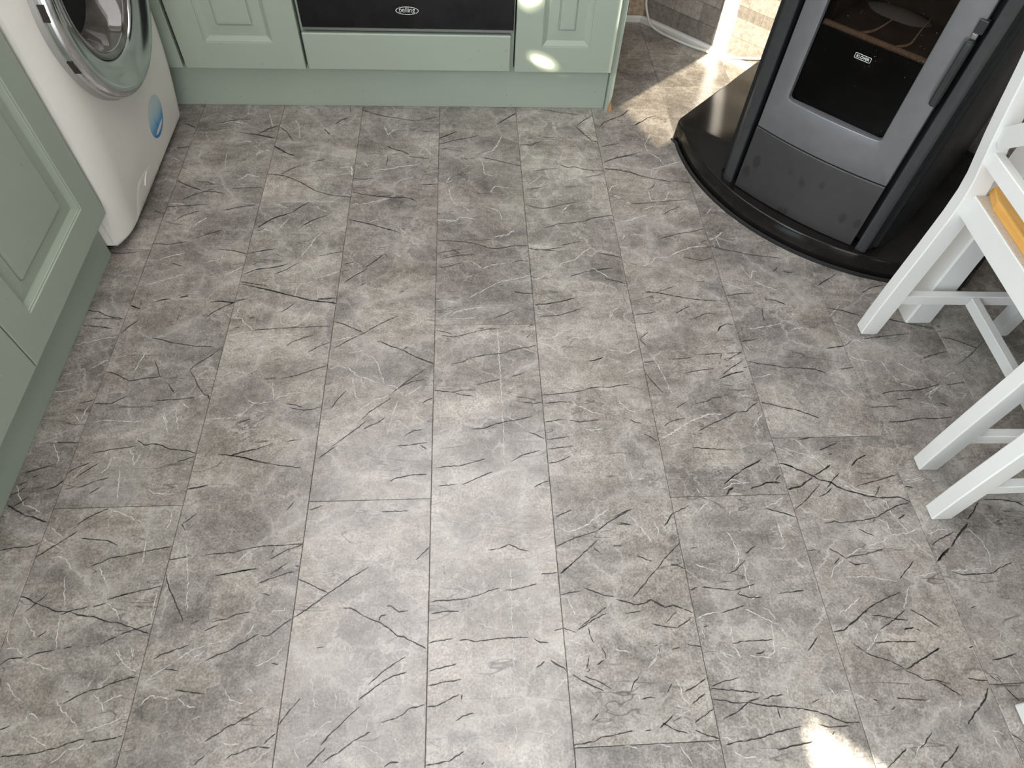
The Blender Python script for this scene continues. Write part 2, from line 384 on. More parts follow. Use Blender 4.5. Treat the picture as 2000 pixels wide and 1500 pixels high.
gaps.append([trace(p) for p in ((0.553, 0.172, 0), (0.70, 0.055, 0), (0.70, -0.10, 0), (0.556, -0.10, 0))])                      # floor patch near the chairs
def on_door(cx, cz, a, b, rot): return [trace((x, 1.906, z)) for x, z in ell(cx, cz, a, b, rot)]
spots = [((0.240, 0.171), (0.058, 0.024, -0.33), (0.030, 0.009, -0.33)), ((0.194, 0.352), (0.050, 0.038, 0.3), (0.028, 0.017, 0.3))]
for c_, o_, i_ in spots: gaps.append(on_door(*c_, *o_))
STRIP = [trace(sw(u, -VW, z)) for u, z in ((-0.636, -0.04), (-0.592, -0.04), (-0.592, 0.50), (-0.636, 0.50))]
DIM = [trace((0.5035, 1.961, 0)), trace((0.590, 1.725, 0)), trace(sw(-0.36, -VW, 0.05)), trace(sw(-0.36, -VW, 0.55)), trace(sw(-0.645, -VW, 0.55))]
def poly_slab(loop, holes, x0, x1):
    import bmesh
    from mathutils.geometry import tessellate_polygon
    loops = [[Vector((0, a, b)) for a, b in l] for l in [loop] + holes]
    tris = tessellate_polygon(loops); pts = [p for l in loops for p in l]; n = len(pts)
    m = MB(); vs = [(x0, p.y, p.z) for p in pts] + [(x1, p.y, p.z) for p in pts]
    fs = [tuple(t) for t in tris] + [tuple(i + n for i in t) for t in tris]
    o = 0
    for l in loops:
        k = len(l)
        for i in range(k): fs.append((o + i, o + (i + 1) % k, o + (i + 1) % k + n, o + i + n))
        o += k
    return m.add(vs, fs)
HD = hull(DIM)
sun_mask = struct(poly_slab([(-8, -0.1), (4, -0.1), (4, 4.6), (-8, 4.6)], gaps + [HD], XS - 0.02, XS).build('wall_sun_mask', M['plaster']))
for c_, o_, i_ in spots: poly_slab(on_door(*c_, *o_), [on_door(*c_, *i_)], XS - 0.014, XS - 0.010).build('sun_filter', M['sun_filter'], sun_mask)  # unseen filters added to soften the rims of the sun spots
tp = poly_slab(HD, [hull(STRIP)], XS - 0.014, XS - 0.010).build('sun_filter', M['sun_filter'], sun_mask)  # unseen filter added to dim the corner beam, open along the bright strip

# ------------------------------------------------------------------ floor planks with their printed veins
bxs = [-1.530, -1.2885, -1.0473, -0.8058, -0.5635, -0.322, -0.082, 0.1586, 0.4017, 0.6493, 0.8995, 1.152, 1.405, 1.66, 1.915, 2.17]
joint = [0.95, 0.30, 1.30, 0.586, 1.483, 0.586, 1.038, 1.495, 0.574, 0.7066, 0.20, 1.25, 0.62, 1.4, 0.9]
LEN = 1.360
tones = {(4, 1): 1.06, (4, 0): 1.0, (5, 1): 0.99, (5, 0): 1.04, (6, 1): 0.88, (6, 0): 1.03, (7, 1): 1.22, (7, 0): 1.03, (8, 1): 1.0, (8, 0): 1.03, (3, 1): 0.93, (3, 0): 0.97, (2, 1): 0.92, (9, 0): 1.04, (9, 1): 0.96}
PL = []; gap = 0.0004
for c in range(len(bxs) - 1):
    x0, x1 = bxs[c] + gap, bxs[c + 1] - gap
    y = joint[c]
    while y > YN - 0.05: y -= LEN
    k = -2
    while y < YB + 0.05:
        y0, y1 = max(y + gap, YN - 0.05), min(y + LEN - gap, YB + 0.05)
        if y1 - y0 > 0.02:
            b = 0.0009; cxm, cym = (x0 + x1) / 2, (y0 + y1) / 2
            m = MB()
            def rect(i, z): return [(x0 + i - cxm, y0 + i - cym, z), (x1 - i - cxm, y0 + i - cym, z), (x1 - i - cxm, y1 - i - cym, z), (x0 + i - cxm, y1 - i - cym, z)]
            m.loft([rect(0, -0.0034), rect(0, -0.0009), rect(b, 0.0)], False, True)
            o = m.build('floor_plank', M['floor'], floor); o.location = (cxm, cym, 0)
            idx = 1 if y0 <= joint[c] + 0.01 < y1 else (0 if y1 <= joint[c] + 0.01 else 2)
            o['tone'] = tones.get((c, idx), random.uniform(0.93, 1.05))
            PL.append((x0, x1, y0, y1, o))
        y += LEN
CR = """114 -498,483 -449,486 -424,493
144 -424,492 -398,496 -322,499
142 -378,471 -351,487 -322,498
111 -471,442 -401,454
154 -317,568 -294,577
148 -351,587 -361,570
111 -378,481 -373,493
123 164,538 197,553
175 158,476 194,492 242,506
181 242,506 269,525 316,550
91 283,519 311,518
153 378,512 397,537 434,555
141 164,424 209,461
87 209,461 243,489
114 231,473 243,462
116 269,474 287,474
114 27,475 48,476 69,485
114 69,485 89,474 106,470
113 -108,460 -82,485
92 -178,560 -126,560
278 853,950 900,958
180 900,958 924,973
240 957,978 1010,986
147 1010,986 1077,993
250 901,1079 935,1070 975,1052
249 1040,1041 1082,1028 1147,1008
233 722,780 772,755
178 863,888 923,896
226 707,702 744,706
149 746,674 791,691
219 762,663 772,665
249 803,634 821,650 844,659
208 715,615 746,629 758,639
213 1009,1131 1044,1150 1075,1155
209 897,1155 959,1196
217 757,895 807,889 829,877
276 -804,1575 -777,1555 -740,1537 -719,1526
186 -719,1526 -697,1539
141 -774,1491 -743,1516 -719,1526 -690,1526 -663,1517
192 -747,1568 -721,1568 -700,1556
217 -769,1412 -753,1430 -717,1447
182 -806,1463 -757,1468 -698,1475
225 -653,1450 -616,1462 -575,1472
167 -707,1338 -677,1356 -642,1372
202 -638,1300 -603,1295 -563,1282
201 -563,1282 -534,1292 -494,1301
154 -560,1209 -527,1228 -490,1233 -458,1244
187 -561,1184 -528,1177 -494,1169
146 -559,1177 -513,1163 -471,1151 -443,1139
256 -552,1382 -525,1411 -509,1425 -485,1433
228 -742,1843 -717,1857 -654,1869
219 -678,1799 -624,1789 -569,1772
162 -617,1794 -593,1817 -567,1835
276 -846,1842 -829,1835 -809,1821
160 -842,1721 -805,1728 -762,1730
297 -564,1733 -545,1714 -525,1700
176 -834,1447 -818,1439 -804,1433
143 -649,1540 -605,1543 -565,1545
124 -834,1324 -764,1318 -726,1328
122 -897,1286 -871,1286 -838,1289
109 -695,1133 -677,1140
109 -744,1125 -716,1130
246 -802,1108 -797,1106 -790,1101
144 -621,1117 -596,1121 -563,1116
117 -742,1251 -727,1244 -712,1239
271 -626,1789 -597,1779 -567,1771
215 -619,1793 -595,1817 -565,1838
230 -326,1921 -292,1904 -261,1890 -202,1875
172 -202,1875 -151,1863 -84,1888
290 -429,1819 -410,1792
193 -562,1828 -541,1807 -514,1760
301 -564,1733 -539,1714 -521,1698 -498,1688
203 -440,1660 -412,1671
192 -523,1603 -503,1625 -475,1644
235 -561,1603 -518,1597 -490,1582 -461,1564 -435,1541 -419,1529
185 -419,1529 -376,1512 -323,1503
308 -237,1736 -214,1720 -194,1713 -169,1696
206 -169,1687 -145,1681 -113,1677
181 -229,1687 -231,1664 -233,1642
194 -322,1586 -299,1580 -265,1586
193 -129,1557 -81,1560
231 -319,1526 -290,1515 -256,1509 -218,1502 -173,1503 -154,1496 -139,1483
255 -552,1380 -539,1398 -517,1417 -497,1427 -474,1439
258 -470,1442 -452,1465 -432,1482
295 -439,1385 -419,1405 -392,1422
174 -392,1422 -378,1428
256 -320,1411 -281,1400 -252,1390 -218,1375 -185,1362
261 -261,1231 -236,1257 -216,1280
212 -216,1280 -212,1275 -208,1266
219 -308,1179 -286,1202 -256,1226
144 -270,1167 -257,1177
117 -317,1243 -290,1252
180 -521,1165 -477,1153 -428,1134 -408,1129 -384,1120
250 -384,1120 -371,1119 -351,1116 -321,1109
144 -368,1123 -321,1127
155 -531,1226 -489,1233 -466,1240 -454,1247
150 -482,1211 -457,1225 -433,1247
162 -542,1289 -499,1299
121 -382,1273 -321,1290
173 -362,1942 -358,1909
218 -397,1844 -384,1865 -365,1876
215 -82,1775 -58,1792 -29,1810
213 -166,1812 -152,1826
167 -141,1819 -128,1809 -95,1813
330 97,1850 126,1880 158,1910
269 -81,1775 -57,1792 -28,1810
217 -85,1744 -32,1768 9,1778 39,1795
204 44,1684 80,1673 120,1657 157,1643
158 -66,1728 -40,1718 -12,1711
166 -79,1330 -36,1326 0,1322 25,1314
205 25,1314 57,1299 78,1297 122,1308 158,1309
247 159,1298 182,1292 200,1292 229,1287
163 229,1287 247,1282
124 200,1292 248,1300
162 -78,1281 -50,1289 -15,1296
120 -75,1259 -32,1271 17,1276
155 -76,1228 -46,1235 -11,1248
160 119,1250 137,1253 156,1248
147 114,1144 134,1139 159,1135
239 240,1933 285,1920 319,1913 353,1905
221 404,1906 376,1879 347,1850
256 342,1839 360,1807 385,1766 397,1766 402,1752
272 161,1746 201,1745 207,1754 227,1763
202 311,1793 322,1775
256 275,1648 296,1637 317,1641 340,1630 359,1625
154 359,1625 402,1625
152 194,1619 231,1629 267,1632
151 340,1592 393,1605
184 161,1475 187,1461 209,1455 237,1463 272,1475 308,1482
176 207,1377 230,1385 246,1394 284,1397 326,1405
266 326,1405 338,1415 362,1420
182 362,1420 401,1428
191 169,1538 205,1544 233,1559
157 259,1195 293,1208 329,1219 358,1222
123 342,1279 372,1271 400,1263
144 164,1100 192,1102 227,1109
182 227,1109 245,1115 262,1120
115 347,1187 377,1177 398,1167
126 249,1310 298,1324
283 415,1836 431,1862 464,1884 498,1903 509,1918 538,1952
338 532,1852 549,1867
210 407,1662 440,1681 505,1699
204 405,1633 441,1629 477,1621 506,1599
166 411,1739 468,1756
256 403,1633 443,1627 478,1614
201 478,1614 523,1593 554,1583
302 554,1583 577,1577 592,1573
202 601,1577 625,1573 650,1568
282 529,1850 557,1871 577,1891
241 577,1891 606,1903
213 407,1662 447,1685 491,1699 526,1713
183 517,1537 534,1549 542,1562
189 460,1476 496,1478 534,1482
192 548,1485 584,1489 625,1494
181 545,1430 564,1447 599,1464
132 520,1334 565,1351 609,1360 647,1373
170 651,1304 683,1289 718,1281 749,1270
128 749,1270 792,1263 834,1255
124 566,1264 594,1254 615,1249 643,1259
264 441,1139 474,1136 507,1127 540,1118
226 540,1118 574,1111 618,1106
113 467,1136 497,1147 527,1159
157 580,1170 606,1176
116 650,1123 691,1131 727,1131
265 748,1116 749,1109 770,1107 794,1092
158 331,1216 346,1220 375,1223
165 408,1739 457,1753
152 795,1207 810,1222
165 821,1209 834,1203 850,1206
211 -896,1095 -870,1090 -856,1081 -838,1073 -812,1068
141 -883,1071 -858,1068 -802,1067
138 -893,1048 -857,1044 -825,1037
246 -803,1109 -778,1098
194 -802,1022 -792,1040 -773,1063
145 -756,1118 -718,1130
146 -696,1132 -675,1138
207 -620,1070 -604,1088 -584,1103 -564,1115
217 -621,1117 -604,1121 -564,1114
180 -564,1120 -534,1128
120 -686,1062 -683,1079
198 -729,1007 -706,1003 -682,994 -657,989 -625,982
131 -625,982 -588,981
153 -622,915 -613,930 -596,945 -578,960
157 -579,964 -562,980
161 -623,914 -610,896 -599,875 -580,849
220 -580,848 -569,845 -563,831
160 -661,878 -643,853
104 -706,943 -694,920 -684,899
92 -803,913 -778,906 -747,887 -705,895 -674,899
176 -802,829 -767,828 -756,837 -739,847
118 -835,829 -807,838
88 -678,834 -633,835 -597,840
164 -847,734 -819,734 -806,731
241 -688,734 -680,730 -670,723 -654,726
238 -654,726 -637,722 -618,712 -601,710
185 -601,710 -581,708 -564,701
107 -770,706 -737,714 -704,718
107 -704,718 -686,722
129 -596,682 -577,689 -562,696
207 -519,698 -494,694 -468,689 -439,680
78 -494,694 -471,702 -447,708
103 -806,661 -787,676 -764,686
101 -785,651 -769,668 -750,684
149 -776,629 -757,636 -746,643
101 -746,643 -722,650
150 -798,627 -782,630
123 -824,629 -814,636 -806,647
123 -562,620 -542,625 -521,629
220 -527,1167 -503,1160 -472,1149
144 -472,1149 -424,1134
251 -424,1134 -400,1125 -379,1118
250 -379,1118 -346,1115 -320,1109
145 -367,1125 -322,1128
134 -449,1082 -435,1095 -421,1113
275 -572,1112 -565,1116 -562,1123
136 -549,1035 -535,1038
135 -504,1028 -454,1032 -414,1035 -385,1035
170 -385,1035 -357,1038 -332,1038
162 -421,979 -411,991 -384,1004 -363,1012
127 -370,960 -350,976 -323,990
199 -319,1051 -297,1043 -274,1030 -247,1016
98 -312,971 -280,995 -247,1015 -217,1040 -173,1067
224 -217,990 -204,987 -184,975 -156,963
248 -156,963 -133,948 -111,936 -81,921
124 -154,963 -143,973
121 -456,886 -430,890
122 -417,887 -388,895 -354,909 -319,922
143 -399,820 -381,816 -362,809
114 -391,809 -361,802 -341,803 -321,812
110 -498,766 -489,775 -467,782
107 -385,725 -355,729
80 -449,724 -419,727
205 -493,694 -465,689 -439,680 -402,671
178 -402,671 -374,666 -346,661
105 -493,694 -454,705 -417,717
138 -233,776 -216,797 -196,812 -175,830
132 -290,710 -265,733 -244,751 -224,771
127 -314,682 -298,697 -280,712
135 -228,751 -207,763 -199,765 -184,780
146 -174,842 -151,864 -128,886 -101,907
149 -157,859 -130,873 -103,878
142 -106,814 -96,822 -81,828
134 -142,731 -123,744 -105,747
105 -153,709 -130,709 -93,715
124 -167,626 -157,632 -138,636 -125,639
75 -125,639 -91,640
136 -301,807 -289,830 -274,850
102 -106,709 -94,698
148 113,1143 135,1139 158,1135
167 -77,1020 -61,1016 -42,1010
134 -67,1006 -35,1000 -6,1009 23,1019
170 23,1019 66,1026
124 -44,919 -16,926 -2,937
159 -2,937 34,945 82,950
162 82,950 95,958 118,964 134,965 157,972
158 134,995 145,1006
120 14,861 48,870 66,875
92 94,882 123,893
176 -80,849 -62,844 -41,842
146 -41,842 -20,835 7,831
89 -41,842 -14,848 10,847
146 101,827 122,823 143,818
116 112,814 136,808 157,810
119 159,829 196,833 230,836 255,841
150 255,841 272,848 291,849
117 166,808 194,811 215,809
140 159,759 184,763 199,765
140 213,762 237,758 282,762
110 0,746 26,746 50,756 80,764
140 80,764 104,767 131,774
134 122,735 139,728 156,716
108 160,715 183,718 208,722
106 160,692 186,695 216,698
103 160,658 181,662 208,674
127 -74,654 -58,656 -21,658 -1,664
128 -1,664 27,672
103 81,665 107,679 145,690
98 -67,613 -32,615
98 -20,614 12,629 43,642
122 125,604 142,613 157,618
127 271,923 290,925 309,934
182 163,1100 190,1101 235,1111 263,1121
142 170,1060 217,1064 255,1077 284,1089
138 57,1057 84,1068 111,1083
163 141,1027 157,1044
145 543,1044 574,1061 589,1067 608,1063
303 601,1008 611,1023 628,1031
179 628,1031 644,1027
176 731,1080 726,1062 725,1039
178 509,1067 533,1082 549,1090
143 403,1062 427,1066 459,1071
186 405,988 416,967
196 406,989 419,999 429,1008
162 403,917 432,920
163 462,925 495,926 517,929
167 538,936 570,939 595,940
169 606,940 645,942
162 597,915 621,931 640,941
162 593,939 588,923
160 493,883 527,891 566,896
125 584,880 609,899 639,918
286 573,867 601,879 633,887
196 635,898 647,899
125 578,849 596,846
173 648,975 680,980 695,984
165 648,917 668,910 705,903 736,895
132 736,895 756,897
145 401,887 415,860 432,831
178 501,800 527,804 541,814
122 541,814 567,816
145 455,788 469,798 481,803
113 419,743 439,755 471,762
142 491,727 516,741 539,751 564,762 589,776
178 589,776 610,775 630,792 645,801
211 645,801 671,794 697,785 721,779
135 371,724 384,716 398,704
109 471,688 500,685 541,680
126 518,599 540,615 560,627
158 561,631 588,643 617,658
249 527,586 537,592
269 649,644 661,642 677,635
151 266,846 288,849 313,848 339,853 358,856
159 275,922 295,927 310,933
112 347,762 355,755 372,751
160 655,759 657,748
129 593,593 611,601 637,599
148 -895,617 -884,622 -874,633
121 -882,594 -870,603 -861,612
154 -871,655 -859,659
130 -885,666 -864,673 -843,681
124 -835,626 -817,634 -807,646
127 -890,638 -875,645
238 -895,596 -884,591 -870,582 -854,573
259 -854,573 -835,569 -817,560 -806,557
122 -747,616 -732,629
91 -874,505 -846,509 -826,509 -805,517
136 -765,521 -747,537
88 -807,487 -792,499 -765,521
93 -752,551 -732,567 -701,584
90 -733,523 -708,520 -684,517 -664,507
130 -700,468 -684,475 -670,483
154 -670,483 -644,486 -630,490 -613,493
177 -613,493 -592,497 -564,502
102 -653,405 -639,410 -619,414
124 -633,413 -606,418
83 -606,418 -583,422 -565,427
184 -805,416 -790,412 -772,402 -757,397
182 -757,397 -733,387 -712,387
199 -712,387 -696,380 -664,375 -648,368 -633,364
175 -633,364 -622,364 -601,356 -565,343
121 -724,381 -710,388 -681,394
101 -674,393 -653,399
95 -641,328 -630,336 -619,340
116 -613,343 -595,350
97 -595,350 -565,360
97 -752,343 -740,354
101 -788,388 -775,402 -760,420
132 -797,301 -787,310 -763,312
133 -756,311 -743,318 -716,322
114 -701,324 -688,326
114 -666,325 -657,326
136 -556,547 -546,554 -533,568
171 -556,547 -546,532
99 -562,450 -557,436 -546,416 -531,393 -513,364
109 -563,476 -531,480
93 -545,300 -536,307 -515,314 -493,321
147 -562,620 -545,622 -530,625
97 -499,356 -484,364
145 -899,572 -889,571
114 -745,163 -727,164 -709,165
114 -708,164 -687,167 -662,172
148 -662,172 -647,178
99 -647,178 -635,181 -623,182
98 -613,177 -591,180 -573,183
164 -573,183 -565,185
106 -641,254 -620,257 -609,263
125 -609,263 -592,268 -567,274
53 -674,236 -658,246 -641,253
85 -760,202 -745,208
69 -499,250 -479,246 -449,242
112 -445,137 -439,144 -430,151
90 -525,284 -502,280
89 -675,254 -671,255
105 -471,442 -451,446 -427,450 -398,453
144 -393,425 -377,432 -358,438
146 -358,438 -342,443 -332,445
84 -374,442 -358,453 -347,462
127 -331,456 -322,456
121 -386,407 -368,403
136 -462,358 -451,362 -437,363
98 -437,363 -422,371 -399,374
77 -471,344 -449,354
92 -460,294 -444,302 -422,309
94 -422,309 -408,319 -391,327 -377,335
95 -372,332 -359,332 -344,344 -323,360
80 -323,360 -296,377 -265,402 -224,432 -195,449
121 -322,431 -302,422 -281,411 -265,403
126 -349,286 -335,283
175 -235,375 -221,374 -211,369 -198,360
191 -198,360 -183,353 -168,347 -151,336
206 -151,336 -136,323 -126,321 -114,314
116 -170,348 -167,358 -157,360
97 -158,375 -149,375 -135,364 -119,366
110 -274,308 -262,309
102 -321,190 -312,203 -303,214
87 -303,214 -291,228
82 -434,171 -423,178 -409,185
99 -411,185 -402,191 -389,195
83 -389,195 -376,203 -350,217
95 -396,144 -388,150 -376,152
111 -376,152 -361,158 -347,160
98 -340,162 -335,169 -324,177
95 -347,159 -329,157
90 -180,245 -161,262 -141,275 -120,287
104 -195,222 -177,234 -160,246
88 -160,246 -140,257 -117,262
117 -250,157 -236,173 -220,187 -204,202 -191,212
112 -268,127 -256,139 -242,153
126 -244,132 -231,141 -221,144
113 -221,144 -200,160
97 -200,160 -172,173
134 -132,191 -121,196 -110,206
82 -158,186 -132,191
123 -147,122 -139,127 -124,127
119 -80,380 -60,382 -33,382 -10,385
141 -10,385 17,392
182 17,392 27,397 48,401
122 58,396 75,397 98,402
143 98,402 118,406
117 -77,359 -52,362 -28,361
111 -81,308 -69,311 -38,314
130 -28,311 -16,312 1,307
93 1,307 25,310 49,312
75 49,312 95,311
93 105,308 116,302 131,300
166 -114,315 -100,307 -85,299
106 -80,262 -56,267 -32,272
104 -80,238 -51,244 -24,246
100 -81,206 -65,207 -47,215
69 -47,215 -28,223
128 -23,223 -24,215
99 -33,183 -22,190 -4,193
117 -110,205 -99,206 -85,210
76 -81,121 -66,123 -44,125
79 -44,125 -20,138
128 7,118 12,122
144 131,272 141,264 153,258 160,251
128 106,259 121,270
142 159,384 176,388 197,390
122 205,395 227,386 241,380 259,377
147 162,424 175,434 188,443
114 157,325 169,321
171 169,321 181,316
95 142,321 159,324
116 204,324 205,312 210,297
117 184,320 216,338 239,347
78 189,325 216,343 241,359
151 199,274 193,255
149 196,256 198,252 193,249
123 167,247 184,235 204,225 218,218
106 188,243 210,234 232,221
133 222,291 228,279 229,270
128 210,260 226,268
172 192,173 205,184
158 152,138 167,140 192,142
129 192,142 204,148 227,150
105 126,424 157,426
177 518,599 539,615 563,629
236 563,631 580,638 607,651
342 518,575 526,586 536,592
228 572,587 579,591 594,594
232 594,594 608,601 624,602
130 624,602 642,599
178 630,606 643,617
360 650,584 668,588 682,592 695,601
260 695,601 710,609
266 648,645 666,640 683,629 704,619
260 704,619 723,604
122 650,538 679,558 719,593
141 281,534 298,543 319,551
139 282,521 295,521 308,518
184 377,512 385,519 392,530 400,538
144 400,538 436,555
126 293,375 312,392 331,412 347,426
173 347,426 366,447 400,476
108 312,454 341,441
195 375,434 388,432 401,425
201 261,372 278,367 294,361
263 294,361 311,362 326,369 338,362 349,354
242 349,354 365,358 382,351
120 382,351 400,342
177 395,335 382,326 365,317
116 319,326 343,320 365,317
119 274,346 305,349
100 347,327 370,347
183 466,512 474,522
135 419,464 436,467
174 483,412 497,418 509,428 522,438
90 526,451 548,465
168 447,386 476,382 484,381
127 484,381 506,385 529,392
125 401,384 418,389
105 426,389 446,386
167 490,374 498,380
104 490,374 509,367 535,365
101 454,341 475,346 498,352
148 568,371 582,374
85 582,373 619,376
195 592,544 607,538 628,531 648,523
148 538,566 554,560
135 459,286 478,289
78 478,289 534,290
133 498,267 508,268 513,272
100 591,268 618,291
151 378,288 388,286 403,282
132 348,280 363,284
170 318,287 324,289
177 413,317 422,319
257 650,584 658,585
138 649,453 668,453
138 281,202 296,205 305,203
142 357,211 369,215 385,223
91 385,223 398,230
141 366,191 380,200 391,206
129 327,210 337,225
138 365,163 381,172 402,183
161 404,217 423,223 456,229
71 404,215 425,212 485,204
208 403,197 421,195 437,190 463,190
174 463,190 485,184 513,181 541,178
157 541,178 563,174 581,170
87 414,166 440,176 463,190
88 463,191 484,196
107 490,192 508,198 526,199
163 410,128 425,131 441,132
151 441,132 477,137 502,143 527,147
119 527,147 544,150
82 495,117 524,122 555,126
99 363,152 373,146 386,142
147 386,142 403,136
99 310,165 326,155 350,147
114 227,151 246,154 260,155
114 279,154 289,155
103 304,157 316,165 330,176
102 328,166 344,173
128 264,215 271,228 282,238
91 511,178 512,162
107 587,189 574,185
132 727,618 754,637
286 723,604 747,597 755,587 770,579
259 770,579 791,572 811,564 833,560
209 833,560 853,559 877,560 898,548
178 745,595 756,607 770,618
126 710,565 727,572 746,586
172 748,600 734,585
133 796,587 838,597 898,612
169 838,574 846,587
150 829,565 838,574
161 900,584 917,580
123 702,507 724,512 736,507 760,510 786,512 814,517
128 814,517 842,531 866,541 895,547
250 857,513 867,516 875,521
193 745,491 751,492
120 768,493 794,478
231 899,421 911,431 922,440
465 902,423 919,436 936,448
314 941,450 962,470 982,486 998,498
222 1001,506 1017,519 1040,543
217 1055,550 1095,547 1117,542
321 1117,544 1127,539 1134,531
140 921,402 942,394 973,395 1002,396
165 1002,396 1016,404 1052,416
138 693,455 707,447 720,436
184 719,434 737,439 760,441
118 760,441 806,452
202 694,424 708,436
204 725,427 735,421 748,423
114 748,423 764,424
145 905,456 921,465 959,480
182 650,299 670,301 683,309
290 682,309 698,317 710,325 727,336
213 727,336 750,348 774,356
109 774,356 802,366
114 812,391 853,424
105 731,325 746,325 760,320 797,314
125 739,300 775,318 798,332
269 783,298 802,301
248 806,298 812,294
127 809,334 828,320 851,300
157 680,276 695,264
100 774,238 810,253 835,263
100 718,277 756,278 799,275
154 925,331 937,334
144 890,262 901,264
122 922,240 943,242 972,248
194 738,245 750,237 758,230
156 759,230 779,239 809,251
101 809,251 835,264
153 757,229 776,219 785,212
134 785,212 804,211 829,204
95 808,208 825,196 840,184
136 864,212 879,208 898,206
224 831,139 848,154 866,166
270 866,166 881,178 893,194
143 734,108 747,117 764,131
188 668,83 686,94 710,109
138 756,79 767,87 775,89
89 775,89 792,101 801,109
163 682,185 689,183
146 708,168 716,172
157 906,215 917,204
156 918,212 924,197
116 924,197 931,183 940,171
163 897,125 906,118 915,109
117 695,262 709,255 736,245
87 581,169 598,163 608,157 623,151 646,151
68 575,150 593,146 626,147
159 592,135 597,139
92 723,186 746,183 774,180
221 1154,980 1179,974 1205,960 1229,945
175 1229,945 1268,974
170 1158,897 1197,921 1229,945
195 940,816 964,823 1004,824
232 1004,824 1031,826 1060,833 1087,841
204 1105,838 1151,845
213 1080,916 1107,926 1149,936
193 968,800 992,802 1007,800
183 926,741 957,741 1009,750
187 1009,750 1036,747 1079,750
189 899,780 961,783
221 1067,789 1082,779
254 1262,919 1279,913"""
